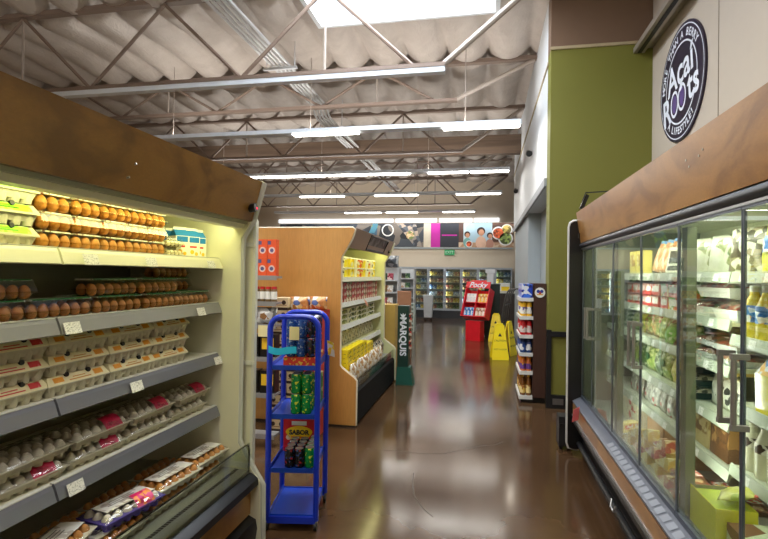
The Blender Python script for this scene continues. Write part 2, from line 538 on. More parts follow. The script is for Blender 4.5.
# ------------------------------------------------------------------ steel joists across the building
steel = mat('brown_grey_primer_steel', (124, 106, 94), 0.55, var=0.08)
steel2 = mat('pale_primer_steel', (160, 148, 138), 0.5, var=0.06)
def joist(y, zb, zt=4.88, x0=-8.9, x1=-0.45, step=1.75, m=steel, thick=0.023):
    root = MB().box(x0, x1, y - 0.05, y + 0.05, zb, zb + 0.045).build('roof_joist', m, smooth=0)
    root['kind'] = 'structure'
    MB().box(x0, 0.755, y - 0.05, y + 0.05, zt, zt + 0.06).build('top_chord', m, root, smooth=0)
    MB().cyl((x1 - .02, y, zb + .03), (0.72, y, zt), 0.035, n=8).build('end_diagonal', steel2, root)
    x = x1 - 0.35; k = 0
    while x > x0:
        xa, xb = x, x - step / 2
        MB().cyl((xa, y, zb + .03), (xb, y, zt), thick, n=6).build('web_diagonal', m, root)
        MB().cyl((xb - step / 2, y, zb + .03), (xb, y, zt), thick, n=6).build('web_diagonal', m, root)
        if k % 2 == 0:
            MB().cyl((xb, y, zb + .03), (xb, y, zt), thick * .7, n=6).build('web_post', steel2, root)
        x -= step; k += 1
    return root
joist(5.55, 3.86, step=2.1)
joist(7.95, 4.30, step=1.9, thick=.022)
joist(10.2, 4.05)
joist(12.5, 3.95)
joist(14.8, 3.95)
joist(17.1, 3.95)
# glued timber beam between the joists
struct('beam_1', MB().box(-8.9, 0.755, 11.1, 11.32, 4.22, 4.62), wood('glulam', (92, 74, 60), (116, 96, 80), 1.0, 0.55, (0.2, 1, 4), 0.3, 0.0), smooth=0)
# bundle of electrical conduits under the roof, running along the store
cond = mat('galvanised_conduit', (205, 205, 205), 0.4, 0.3)
for i in range(5):
    x = -2.86 - 0.065 * i
    o = MB().tube([(x, -0.4, 4.62), (x, 3, 4.62), (x, 8.6, 4.62), (x, 8.75, 4.60), (x, 8.85, 4.5), (x, 9.0, 4.46), (x, 17.0, 4.46)], 0.02, 8).build('electrical_conduit', cond)
    tag(o, 'grey metal conduit under the roof, %s of five from the aisle side' % ORD[i], 'conduit', 'conduits hung below the roof')
for i, y in enumerate((4.6, 6.9, 9.4, 12.0)):
    zc = 4.585 if y < 8.6 else 4.425
    o = MB().box(-3.25, -2.72, y - .02, y + .02, zc - .035, zc - .001).cyl((-2.76, y, zc), (-2.76, y, 4.95), .008, n=6).cyl((-3.2, y, zc), (-3.2, y, 4.95), .008, n=6).build('conduit_hanger', cond, smooth=0)
    tag(o, 'steel trapeze hanger carrying the roof conduits, %s from the camera' % ORD[i], 'hanger', 'conduit hangers')

# ------------------------------------------------------------------ fluorescent strip lights, one row per bay
housing = mat('white_light_housing', (214, 222, 232), 0.35, var=0.02)
TUBE = emit('fluorescent_tube', (255, 250, 238), 14.0)
def light_row(n, y, z, x0, x1, lit, where, power):
    root = thing('strip_light', where, 'ceiling light', ((x0 + x1) / 2, y, z), 0, 'ceiling strip lights')
    MB().prism([(y - .09, z), (y + .09, z), (y + .05, z + .075), (y - .05, z + .075)], 'x', x0, x1).build('housing', housing, root, smooth=0)
    for a, b in lit:
        MB().box(a, b, y - .055, y + .055, z - .024, z - .002).build('lit_tube', TUBE, root, bevel=.012)
    x = x0 + .5
    while x < x1:
        MB().cyl((x, y, z + .07), (x, y, 4.95), .006, n=6).build('hanger_rod', steel2, root)
        x += 2.4
    a = bpy.data.lights.new('strip_glow', 'AREA'); a.shape = 'RECTANGLE'; a.size = abs(x1 - x0); a.size_y = .12; a.energy = power; a.color = (1.0, .97, .92)
    lo = bpy.data.objects.new('strip_glow', a); COL.objects.link(lo); lo.location = ((x0 + x1) / 2, y, z - .05)
    b = bpy.data.lights.new('ceiling_fill', 'AREA'); b.shape = 'RECTANGLE'; b.size = abs(x1 - x0); b.size_y = .10; b.energy = power * UPF; b.color = (1.0, .97, .92)  # added lamp facing up, brightens the ceiling in place of bounced light
    lo = bpy.data.objects.new('ceiling_fill', b); COL.objects.link(lo); lo.location = ((x0 + x1) / 2, y, z + .085); lo.rotation_euler = (PI, 0, 0)
    return root
LR = [(-3.9, 'behind'), (-.9, 'behind'), (1.9, 'behind'), (4.65, 'dark')]
light_row(0, 7.45, 3.74, -5.6, 0.5, [(-2.97, -1.92), (-0.62, 0.48)], 'long white strip light over the aisle, first lit row from the camera', POW)
light_row(1, 10.7, 3.75, -6.5, 0.5, [(-5.3, -3.5), (-3.45, -2.55), (-2.5, -1.6), (-1.2, -.35), (-.3, .48)], 'long white strip light over the aisle, second lit row, almost fully lit', POW)
light_row(2, 13.6, 3.75, -7.2, 0.45, [(-5.2, -3.9), (-3.0, -1.8), (-.75, .4)], 'long white strip light over the aisle, third lit row, under the timber beam', POW)
light_row(3, 17.3, 3.74, -7.6, -0.3, [(-4.9, -3.6), (-3.4, -2.3), (-1.4, -.35)], 'long white strip light in front of the back wall, fourth lit row', POW)
# the same kind of lamp goes on over the part of the store behind the camera
for i, y in enumerate((2.5, -0.6, -3.8)):
    light_row(9, y, 3.75, -6.5, 0.5, [(-5.2, -3.5), (-3.0, -1.8), (-1.2, .4)], 'long white strip light over the aisle behind the camera, %s row' % ORD[i], POW * 1.7)
# the conduit-like pale raceway under the first joist
tag(MB().box(-6.5, -0.45, 5.505, 5.60, 3.80, 3.86).build('cable_rail', housing, smooth=0), 'pale metal cable rail fixed under the first brown roof joist', 'cable rail')
# sky light from the skylight
a = bpy.data.lights.new('skylight_glow', 'AREA'); a.shape = 'RECTANGLE'; a.size = 2.2; a.size_y = 2.4; a.energy = SKYP; a.color = (.86, .93, 1.0)
lo = bpy.data.objects.new('skylight_glow', a); COL.objects.link(lo); lo.location = ((SKX0 + SKX1) / 2, (SKY0 + SKY1) / 2, 5.02)
# spot heads and the track
for i, (y, z) in enumerate(((8.55, 3.6), (12.0, 3.56))):
    r = thing('spotlight', 'small black spotlight on the white wall, %s the camera' % ('nearer' if i == 0 else 'farther from'), 'spotlight', (0.755, y, z), 0, 'wall spotlights')
    MB().cyl((.755, y, z), (.68, y, z), .018, n=10).build('arm', black, r)
    sl = bpy.data.lights.new('spot_glow', 'SPOT'); sl.energy = 30; sl.spot_size = 1.5; sl.spot_blend = .6; sl.color = (1.0, .9, .75); sl.shadow_soft_size = .03
    so = bpy.data.objects.new('spot_glow', sl); COL.objects.link(so); so.location = (.66, y - .16, z - .06); so.rotation_euler = (math.radians(-30), math.radians(28), 0)
    MB().cyl((.70, y - .12, z - .05), (.70, y + .06, z + .02), .05, .035, n=14).build('lamp_head', black, r)
tr = thing('light_track', 'grey aluminium light track high on the wall beside the round sign', 'light track', (1.72, 5.4, 4.22))
MB().box(1.66, 1.78, 4.2, 6.19, 4.14, 4.20).build('rail', mat('track_aluminium', (168, 158, 145), .35, .5), tr, smooth=0)
MB().box(1.78, 1.869, 4.2, 6.19, 4.19, 4.24).build('bracket', mat('track_aluminium', (168, 158, 145), .35, .5), tr, smooth=0)
MB().box(1.70, 1.74, 4.22, 6.17, 4.13, 4.141).build('slot', dark, tr, smooth=0)
# ================================================================== refrigerated egg case along the near left of the aisle
woodL = wood('fascia_maple_shaded', (114, 74, 18), (152, 106, 40), 1.0, 0.38, (2.0, 1.0, 2.2), 1.6)  # same maple as the right fascia, with shade put into its colour
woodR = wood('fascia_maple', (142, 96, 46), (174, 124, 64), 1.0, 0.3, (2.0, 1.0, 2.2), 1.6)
EY0, EY1 = -0.3, 2.67
eg = thing('egg_display_case', 'tall open refrigerated case full of eggs with brown wooden fascia and lit cream interior', 'refrigerated case', (-1.7, 1.2, 0))
MB().box(-2.14, -2.06, EY0, EY1 - .05, 0.1, 2.04).build('back_panel', mat('case_back_enamel', (176, 174, 152), .4, var=.04), eg, smooth=0)
slots = MB()
y = 0.5
while y < 2.55:
    for z in [q * 0.034 + 0.56 for q in range(7)]:
        slots.box(-2.062, -2.0585, y, y + .012, z, z + .02).box(-2.062, -2.0585, y + .03, y + .042, z, z + .02)
    y += .31
slots.build('slot_strip', dark, eg, smooth=0)
# the top and the fascia
MB().box(-2.14, -1.30, EY0, EY1 - .05, 1.99, 2.04).build('case_top', cream, eg, smooth=0)
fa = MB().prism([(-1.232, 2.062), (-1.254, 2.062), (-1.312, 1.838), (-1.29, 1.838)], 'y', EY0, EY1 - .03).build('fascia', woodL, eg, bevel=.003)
scr = mat('screw_head_steel', (170, 165, 150), .3, .8)
for y in (1.62, 1.585):
    MB().cyl((-1.268, y, 1.94 if y > 1.6 else 1.885), (-1.258, y, 1.945 if y > 1.6 else 1.888), .004, n=8).build('screw', scr, fa)
kn = MB().cyl((-1.275, 2.565, 1.905), (-1.238, 2.565, 1.91), .024, n=18).build('sensor_knob', black, eg, bevel=.004)
MB().cyl((-1.24, 2.575, 1.906), (-1.2365, 2.575, 1.907), .007, n=10).build('red_light', emit('red_indicator', (255, 30, 70), 1.5), kn)
MB().prism([(-1.318, 1.838), (-1.345, 1.80), (-1.375, 1.795), (-1.40, 1.81), (-1.40, 1.838)], 'y', EY0, EY1 - .05).build('light_valance', cream, eg)
MB().box(-1.372, -1.314, EY0, EY1 - .05, 1.822, 1.945).box(-2.06, -1.32, EY0, EY1 - .05, 1.945, 1.99).build('canopy_lining', mat('case_lining', (150, 150, 120), .5, var=.03), eg, smooth=0)  # first box is added behind the fascia to stop lamp light leaking through
MB().cyl((-1.44, EY0 + .1, 1.862), (-1.44, EY1 - .12, 1.862), .014, n=10).build('lamp_tube', emit('warm_case_tube', (255, 250, 150), 9.0), eg)
a = bpy.data.lights.new('case_glow', 'AREA'); a.shape = 'RECTANGLE'; a.size = .05; a.size_y = 2.75; a.energy = EGGP; a.color = (1.0, .97, .50)
lo = bpy.data.objects.new('case_glow', a); COL.objects.link(lo); lo.location = (-1.42, 1.2, 1.845); lo.rotation_euler = (0, math.radians(24), 0)
# end panel: moulded outline with a grey bumper edge
prof = [(-2.14, 2.066), (-1.232, 2.066), (-1.29, 1.84), (-1.352, 1.745), (-1.352, 0.585), (-1.262, 0.44), (-1.215, 0.385), (-1.205, 0.03), (-2.14, 0.03)]
ep = MB().prism(prof, 'y', 2.62, 2.66).build('end_panel', cream, eg, smooth=0)
def edge_trim(prof, y, r, name, m, par, n=8):
    return MB().tube([(x, y, z) for x, z in prof], r, n).build(name, m, par)
edge_trim([(-1.226, 2.06), (-1.285, 1.845), (-1.345, 1.75), (-1.352, 1.70), (-1.352, 0.60), (-1.335, .56), (-1.25, 0.425), (-1.222, .385), (-1.205, 0.36), (-1.2, 0.02)], 2.64, .017, 'bumper_trim', mat('grey_bumper', (196, 198, 190), .4), ep)
op = MB().box(-2.14, -1.292, 2.68, 2.705, 0.03, 1.86).build('outer_panel', cream, eg, smooth=0)
MB().box(-1.304, -1.287, 2.672, 2.705, 0.03, 1.85).build('outer_edge', creamwhite, op, smooth=0)
for z in (1.70, 1.02):
    MB().box(-1.42, -1.292, 2.665, 2.685, z, z + .022).build('ledge', creamwhite, op, smooth=0)
# black kick plate, wooden base strip, black bumper, honeycomb air curtain, front riser of clear acrylic
MB().box(-2.1, -1.30, EY0, 2.62, 0.0, 0.2).build('kick_plate', dark, eg, smooth=0)
MB().box(-2.06, -1.268, EY0, 2.62, 0.2, 0.375).build('base_strip', woodR, eg, smooth=0)
MB().prism([(-1.30, .36), (-1.245, .345), (-1.222, .365), (-1.225, .40), (-1.26, .425), (-1.31, .43)], 'y', EY0, 2.62).build('bumper_rail', dark, eg)
MB().prism([(-1.30, .20), (-1.235, .17), (-1.225, .12), (-1.24, .02), (-1.30, .02)], 'y', EY0, 2.62).build('toe_bumper', black, eg)
MB().box(-1.275, -1.268, EY0, 2.60, 0.42, 0.60).build('front_riser', clear('riser_acrylic', (228, 232, 226), 1.45, .05, .03), eg, smooth=0)
MB().tube([(-1.2715, EY0, .60), (-1.2715, 2.55, .60), (-1.2715, 2.59, .59), (-1.2715, 2.60, .56), (-1.2715, 2.60, .44)], .005, 6).build('riser_edge', clear('acrylic_edge', (170, 175, 170), 1.5, .1, .25), eg)
MB().box(-1.36, -1.276, EY0, 2.61, 0.40, 0.445).build('grille_rail', grey_lip, eg, smooth=0)
hc = MB()
y = .9
while y < 2.6:
    hc.box(-1.355, -1.335, y, y + .009, .445, .4475)
    y += .018
hc.build('air_grille', dark, eg, smooth=0)
MB().box(-2.06, -1.36, EY0, 2.62, 0.40, 0.445).build('deck_pan', mat('deck_grey', (150, 150, 140), .4), eg, smooth=0)
# shelves with their price rails and tags
SHZ = [1.622, 1.372, 1.085, 0.785]
LIPM = [cream, grey_lip, mat('blue_grey_rail', (122, 124, 136), .3, .3, var=.04), mat('blue_grey_rail', (140, 142, 152), .3, .3)]
TAGY = [[1.60, 1.95, 2.45], [1.52, 2.36], [1.87, 2.54], [1.55]]
for k, z in enumerate(SHZ):
    sh = MB().box(-2.06, -1.50, EY0, 2.615, z - .022, z).build('shelf', cream, eg, smooth=0)
    for y0, y1 in ((EY0, 1.505), (1.515, 2.612)):
        MB().prism([(-1.50, z + .006), (-1.482, z + .006), (-1.474, z - .008), (-1.458, z - .05), (-1.464, z - .054), (-1.50, z - .03)], 'y', y0, y1).build('price_rail', LIPM[k], sh, smooth=0)
        MB().box(-1.50, -1.480, y0, y1, z + .0055, z + .009).build('rail_edge', creamwhite, sh, smooth=0)
    for y in TAGY[k]:
        n = Vector((.042, 0, .016)).normalized()
        MB().quad((-1.464, y, z - .011), (-1.449, y, z - .052), (-1.449, y + .075, z - .052), (-1.464, y + .075, z - .011)).build('price_tag', tagm, sh, smooth=0)
    for y in (1.51, 2.60):
        MB().prism([(-2.06, z - .022), (-1.52, z - .022), (-1.56, z - .03), (-2.06, z - .06)], 'y', y - .004, y + .004).build('shelf_bracket', cream, sh, smooth=0)

# ------------------------------------------------------------------ eggs and cartons
def egg_mesh(name, col):
    m = mat(name, col, .5, var=.1, scale=60)
    p = []
    for i in range(9):
        t = PI * i / 8
        z = -math.cos(t); r = math.sin(t) * (1 - 0.16 * z)
        p.append((r * .0225, z * .0285))
    p[0] = (0, p[0][1]); p[-1] = (0, p[-1][1])
    return MB().lathe(p, (0, 0, .0285), 12).mesh('egg', m, smooth=180)
EGGB = egg_mesh('brown_eggshell', (204, 138, 62))
EGGD = egg_mesh('deep_brown_eggshell', (228, 158, 92))
EGGW = egg_mesh('white_eggshell', (226, 220, 206))
pulp = mat('grey_paper_pulp', (196, 190, 168), .9, var=.1, scale=60, bump=.15)
pulpw = mat('white_paper_pulp', (216, 212, 198), .9, var=.08, scale=60, bump=.15)
pulpv = mat('violet_paper_pulp', (92, 78, 168), .85, var=.1, scale=60, bump=.15)

def cup_base(ny, nx, pitch, h, rim=.004, top=.95, bot=.62, rimx=.006, gap=.016):
    """moulded tray of tapered cups, nx across (x) by ny along (y), origin at the bottom centre"""
    mb = MB()
    for i in range(nx):
        for j in range(ny):
            x = (i - (nx - 1) / 2) * pitch; y = (j - (ny - 1) / 2) * pitch
            mb.lathe([(pitch / 2 * bot, 0), (pitch / 2 * (bot + top) / 2 * 1.05, h * .45), (pitch / 2 * top, h)], (x, y, 0), 12)
    W, D = nx * pitch / 2 + rimx, ny * pitch / 2 + rimx
    mb.box(-W, W, -D, D, h - rim, h)
    mb.taper(0, 0, h * .35, h - rim, W - gap, D - gap, W - gap / 2, D - gap / 2)
    return mb

def lid_frustum(hx, hy, z0, z1, ins, mat_, name, root, bevel=.004):
    return MB().taper(0, 0, z0, z1, hx, hy, hx - ins, hy - ins * .55).build(name, mat_, root, bevel=bevel, world=False)

def pulp_carton(label, lab_col, text_col, rim_tint, ny=6, base_m=pulp, lid_m=None, full_lab=False):
    """closed dozen: cupped base, sloping lid with printed patches on the slope facing the aisle (+x)"""
    r = thing('egg_carton', label, 'egg carton')
    p = 0.0465
    cup_base(ny, 2, p, .043, rimx=.008, top=1.0, bot=.8).build('base', base_m, r, world=False)
    hx, hy = p + .008, ny * p / 2 + .008
    lid_m = lid_m or base_m
    li = lid_frustum(hx, hy, .043, .073, .022, lid_m, 'lid', r)
    n = Vector((.03, 0, .022)).normalized()
    def on(y0, y1, t0, t1, m, nm, par=li):
        a = Vector((hx, 0, .043)); b = Vector((hx - .022, 0, .073))
        q = lambda y, t: tuple(a.lerp(b, t) + n * .0009 + Vector((0, y, 0)))
        MB().quad(q(y0, t0), q(y1, t0), q(y1, t1), q(y0, t1)).build(nm, m, par, world=False, smooth=0)
    lc = printed('carton_print_%d_%d_%d' % lab_col, [lab_col, lab_col, tuple(min(255, int(c * .7 + 70)) for c in lab_col), lab_col], 70, .6)
    tc = mat('carton_ink_%d_%d_%d' % text_col, text_col, .7)
    if full_lab:
        on(-hy + .02, hy - .03, .12, .9, lc, 'label')
        on(-.06, .07, .38, .52, tc, 'print_line'); on(-.04, .05, .62, .7, tc, 'print_line')
        MB().box(-hx + .026, hx - .026, -hy + .03, hy - .03, .073, .0738).build('label', lc, li, world=False, smooth=0)
    else:
        on(-hy + .03, -hy + .075, .25, .8, lc, 'label'); on(hy - .075, hy - .03, .25, .85, lc, 'label')
        on(-.05, .055, .22, .34, tc, 'print_line')
        on(-.03, .03, .5, .6, tc, 'print_line')
    for y in (-.055, .05):
        MB().cyl((hx - .024, y, .071), (hx - .012, y, .0735), .009, n=10).build('latch', dark, li, world=False)
    return r

def clear_carton(label, ny, lab, eggm, lab2=None, h=.066, wide=2, esc=1.0):
    r = thing('egg_carton', label, 'egg carton')
    p = 0.0475
    cup_base(ny, wide, p, .03).build('base', clear('clear_tray', (244, 240, 226), 1.4, .12, .02), r, world=False)
    for i in range(wide):
        for j in range(ny):
            obj('egg', eggm, r, ((i - (wide - 1) / 2) * p, (j - (ny - 1) / 2) * p, .003), (0, 0, i + j)).scale = (esc, esc, esc)
    hx, hy = wide * p / 2 + .004, ny * p / 2 + .004
    MB().taper(0, 0, .032, h, hx, hy, hx - .012, hy - .01).build('lid', film, r, world=False, bevel=.006)
    la = MB().box(-hx + .012, hx - .011, -hy + .012, hy - .012, h - .004, h + .001).build('label', lab, r, world=False, smooth=0)
    if lab2:
        MB().box(hx - .030, hx - .009, -hy + .02, hy - .02, h - .002, h + .0018).build('label_stripe', lab2, la, world=False, smooth=0)
    return r

LAY3 = ['bottom', 'middle', 'top']
FX = -1.575
# top shelf
g6 = 'stacked clear egg cartons on the top shelf'
K = Kind(pulp_carton('x', (150, 235, 40), (60, 120, 20), None, full_lab=True))
for j, yc in enumerate((0.73, 1.02, 1.33)):
    for k in range(3):
        K.put((FX + random.uniform(-.004, .004), yc + random.uniform(-.004, .004), SHZ[0] + .0005 + .0755 * k), random.uniform(-.02, .02),
              'lime green labelled egg carton, %s of its stack, %s stack from the clear six-packs' % (LAY3[k], ORD[2 - j]), 'lime green egg cartons')
printA = printed('egg_label_print', [(240, 236, 222), (225, 215, 190), (240, 236, 222), (120, 80, 50)], 60, .5)
K = Kind(clear_carton('x', 3, printA, EGGB))
ys = [1.557, 1.703, 1.848, 1.99, 2.125]
for j, yc in enumerate(ys):
    for d in range(2):
        for k in range(3):
            if d and k < 1:
                continue
            K.put((FX - d * .115 + random.uniform(-.004, .004), yc + random.uniform(-.004, .004), SHZ[0] + .0005 + .0675 * k), PI * 0 + random.uniform(-.03, .03),
                  'clear six-pack of brown eggs, %s layer, %s stack from lime green cartons%s' % (LAY3[k], ORD[j], ', back row' if d else ', front row'), g6)
# small white quail cartons
quail = MB().lathe([(0, 0), (.012, .004), (.0165, .014), (.012, .028), (0, .034)], n=10).mesh('egg', printed('speckled_eggshell', [(232, 226, 196), (236, 230, 205), (120, 100, 70), (230, 224, 200)], 160, .5), smooth=180)
r = thing('egg_carton', 'x', 'egg carton')
cup_base(4, 3, .033, .022).build('base', clear('clear_tray', (244, 240, 226)), r, world=False)
for i in range(3):
    for j in range(4):
        obj('egg', quail, r, ((i - 1) * .033, (j - 1.5) * .033, .003))
MB().taper(0, 0, .022, .046, .053, .07, .045, .062).build('lid', film, r, world=False, bevel=.005)
K = Kind(r)
for k in range(2):
    K.put((FX - .0, 2.265, SHZ[0] + .0005 + .047 * k), .03, 'clear pack of small speckled quail eggs beside the liquid egg boxes, %s one' % LAY3[k * 2], 'quail egg packs')
# gable-top boxes of liquid egg
bluep = mat('carton_blue', (30, 120, 190), .4); yel = mat('egg_yellow_print', (245, 190, 40), .4); redp = mat('red_print', (205, 40, 40), .5)
whitec = mat('white_coated_card', (236, 234, 218), .4, var=.03)
def gable(label, w=.07, h=.115, top=.045, band=True):
    r = thing('liquid_egg_carton', label, 'egg carton')
    MB().box(-w / 2, w / 2, -w / 2, w / 2, 0, h).build('body', whitec, r, world=False, bevel=.003)
    MB().prism([(-w / 2, h), (w / 2, h), (.004, h + top * .75), (.004, h + top), (-.004, h + top), (-.004, h + top * .75)], 'y', -w / 2, w / 2).build('gable', bluep, r, world=False, smooth=0)
    MB().box(-.0045, .0045, -w / 2, w / 2, h + top * .55, h + top + .002).build('top_seal', whitec, r, world=False, smooth=0)
    x = w / 2 + .0006
    MB().quad((x, -w / 2 + .005, h * .72), (x, w / 2 - .005, h * .72), (x, w / 2 - .005, h * .97), (x, -w / 2 + .005, h * .97)).build('brand_band', bluep, r, world=False, smooth=0)
    MB().cyl((x - .001, -.012, h * .28), (x, -.012, h * .28), .012, n=14).build('printed_egg', yel, r, world=False)
    MB().cyl((x - .001, .014, h * .2), (x, .014, h * .2), .010, n=14).build('printed_egg', yel, r, world=False)
    MB().quad((x, -w / 2 + .008, h * .48), (x, w / 2 - .02, h * .48), (x, w / 2 - .02, h * .56), (x, -w / 2 + .008, h * .56)).build('red_band', redp, r, world=False, smooth=0)
    return r
K = Kind(gable('x'))
for n, (x, y, rz) in enumerate([(FX - .005, 2.375, -.5), (FX + .01, 2.455, -.4), (FX, 2.535, -.35), (FX - .1, 2.33, -.4), (FX - .1, 2.44, -.35), (FX - .09, 2.55, -.35)]):
    K.put((x, y, SHZ[0] + .0005), rz, 'white and blue gable-top liquid egg box, %s, %s from the quail eggs' % ('back row' if n > 2 else 'front row', ORD[n % 3]), 'liquid egg boxes')
# second shelf: clear dozens with a white and green label
greenp = mat('label_green', (40, 130, 60), .5)
K = Kind(clear_carton('x', 6, printed('dozen_label_print', [(225, 228, 215), (200, 210, 190), (232, 232, 222), (150, 160, 140)], 70, .5), EGGD, greenp, h=.07, esc=.86))
second = [(1.005, 0, 0), (1.30, 0, 0), (1.598, 0, 0), (1.895, 0, 0), (2.19, 0, 0), (2.462, 0, 0), (1.02, 1, 0), (1.325, 1, 0), (1.86, 1, 0), (2.165, 1, 0),
          (1.90, 0, 1), (2.19, 0, 1), (2.462, 0, 1), (2.19, 1, 1), (2.462, 1, 1), (2.45, 2, 1)]
rowpos = {}
for y, k, d in second:
    rowpos[(k, d)] = rowpos.get((k, d), 0) + 1
cnt = {}
for y, k, d in second:
    cnt[(k, d)] = cnt.get((k, d), 0) + 1
    K.put((FX - d * .125, y + random.uniform(-.005, .005), SHZ[1] + .0005 + .0715 * k), random.uniform(-.03, .03),
          'clear green-labelled egg dozen, second shelf, %s, %s layer, %s from case end' % ('back row' if d else 'front row', LAY3[k], ORD[rowpos[(k, d)] - cnt[(k, d)]]), 'clear egg dozens')
# third shelf: pulp dozens, red labels first and orange labels after
KR = Kind(pulp_carton('x', (205, 50, 50), (200, 60, 60), None, lid_m=mat('pale_pulp_lid', (232, 222, 180), .85, var=.06, scale=60)))
KO = Kind(pulp_carton('x', (226, 150, 30), (200, 140, 60), None, lid_m=mat('pale_pulp_lid', (232, 222, 180), .85)))
for j, yc in enumerate((0.785, 1.085, 1.375)):
    for k in range(3):
        KR.put((FX + .005 + random.uniform(-.004, .004), yc + random.uniform(-.006, .006), SHZ[2] + .0005 + .0755 * k), random.uniform(-.025, .025),
               'pulp egg carton with red label, %s of its stack, %s stack from orange-labelled cartons' % (LAY3[k], ORD[2 - j]), 'red labelled egg cartons')
for j, yc in enumerate((1.668, 1.955, 2.24)):
    for k in range(3):
        KO.put((FX + .005 + random.uniform(-.004, .004), yc + random.uniform(-.006, .006), SHZ[2] + .0005 + .0755 * k), random.uniform(-.025, .025),
               'pulp egg carton with orange label, %s of its stack, %s stack from red-labelled cartons' % (LAY3[k], ORD[j]), 'orange labelled egg cartons')
# fourth shelf and deck: shrink-wrapped pulp trays with open tops
magenta = printed('magenta_band_print', [(196, 22, 72), (210, 40, 90), (170, 15, 60), (205, 30, 80)], 60, .4)
def flat(label, tray, eggm, band, ny=6, nx=3, cover=None, extra=None, wrap=True):
    r = thing('egg_tray_pack', label, 'egg carton')
    p = 0.0475
    cup_base(ny, nx, p, .040, rimx=.01).build('tray', tray, r, world=False)
    for i in range(nx):
        for j in range(ny):
            obj('egg', eggm, r, ((i - (nx - 1) / 2) * p, (j - (ny - 1) / 2) * p, .0065), (0, 0, i * 2 + j))
    hx, hy = nx * p / 2 + .008, ny * p / 2 + .008
    if wrap:
        MB().grid(lambda u, v: ((u - .5) * 2 * hx, (v - .5) * 2 * hy, .041 + .026 * (math.sin(PI * u) * math.sin(PI * v)) ** .25 + .004 * noise.noise(Vector((u * 9, v * 14, 3)))), 12, 20).build('shrink_wrap', clear('wrinkled_wrap', (246, 246, 244), 1.42, .12, .07, bump=.6), r, world=False, smooth=180)
    if band:
        MB().grid(lambda u, v: (hx * (.25 + .75 * u) if u < .99 else hx + .001, (v - .5) * hy * .62 + hy * .35, .079 * (1 - u ** 2.6) + .034 * u ** 2.6), 8, 4).build('label', band, r, world=False, smooth=180)
    if cover:
        MB().box(-hx * .5, hx * .62, -hy * .8, hy * .8, .0705, .0715).build('cover_card', cover, r, world=False, smooth=0)
        for q in range(3):
            MB().box(hx * (.1 - .18 * q), hx * (.14 - .18 * q), -hy * (.55 - .1 * q), hy * .4, .0715, .0718).build('print_line', mat('ink_black', (40, 38, 40), .7), r, world=False, smooth=0)
    return r
KW = Kind(flat('x', pulp, EGGW, magenta))
KP = Kind(flat('x', pulp, EGGW, None))
four = [(.86, 0, 'm'), (1.165, 0, 'm'), (1.46, 0, 'm'), (1.775, 0, 'm'), (2.08, 0, 'p'), (2.40, 0, 'p'), (.85, 1, 'm'), (1.16, 1, 'p'), (1.47, 1, 'p'), (1.785, 1, 'm'), (2.10, 1, 'm'), (2.43, 1, 'm')]
for n, (y, k, q) in enumerate(four):
    lab = 'wrapped tray of white eggs %s, fourth shelf, %s layer, %s from the camera' % ('with magenta label' if q == 'm' else 'without label', 'upper' if k else 'lower', ORD[n % 6])
    (KW if q == 'm' else KP).put((-1.59 + (.01 if k else 0), y, SHZ[3] + .0005 + .073 * k), random.uniform(-.07, .07), lab, 'egg trays on the fourth shelf')
for n, (y, q) in enumerate([(1.775, 'p'), (2.10, 'p'), (2.42, 'p')]):
    KP.put((-1.80, y, SHZ[3] + .0005), random.uniform(-.05, .05), 'wrapped tray of white eggs behind front row of fourth shelf, %s from the camera' % ORD[n], 'egg trays on the fourth shelf')
# the deck at the bottom
DZ = 0.4455
whitecov = printed('white_cover_print', [(236, 234, 226), (240, 238, 232), (232, 230, 222), (190, 180, 170)], 40, .45)
KB = Kind(flat('x', pulpw, EGGB, None, cover=whitecov))
KV = flat('violet egg tray with white card lying on the lower trays of the deck', pulpv, EGGW, printed('pink_fruit_print', [(225, 30, 120), (240, 90, 150), (200, 20, 90), (250, 150, 60)], 60, .4), cover=whitecov)
low = [(-1.485, 1.10), (-1.485, 1.43), (-1.485, 1.79), (-1.49, 2.12), (-1.49, 2.43)]
for n, (x, y) in enumerate(low):
    KB.put((x, y, DZ), random.uniform(-.06, .06), 'white tray of brown eggs with card, lower layer of deck, %s from the camera' % ORD[n], 'egg trays on the deck')
KB.put((-1.50, 1.53, DZ + .073), .25, 'white pulp egg tray with white card lying on top before the violet tray', 'egg trays on the deck')
KV.location = (-1.48, 1.865, DZ + .0735); KV.rotation_euler = (0, 0, -.16)
KB.put((-1.475, 2.17, DZ + .073), -.08, 'white tray of brown eggs with card, on top just past the violet tray', 'egg trays on the deck')
KB.put((-1.485, 2.462, DZ + .073), -.05, 'white pulp egg tray with brown eggs on top, closest to the case end panel', 'egg trays on the deck')
KD = Kind(flat('x', pulpw, EGGD, None))
for n, y in enumerate((1.75, 2.07, 2.40)):
    KD.put((-1.68, y, DZ), random.uniform(-.04, .04), 'wrapped tray of brown eggs in the back row of the deck, %s from the camera' % ORD[n], 'egg trays on the deck')
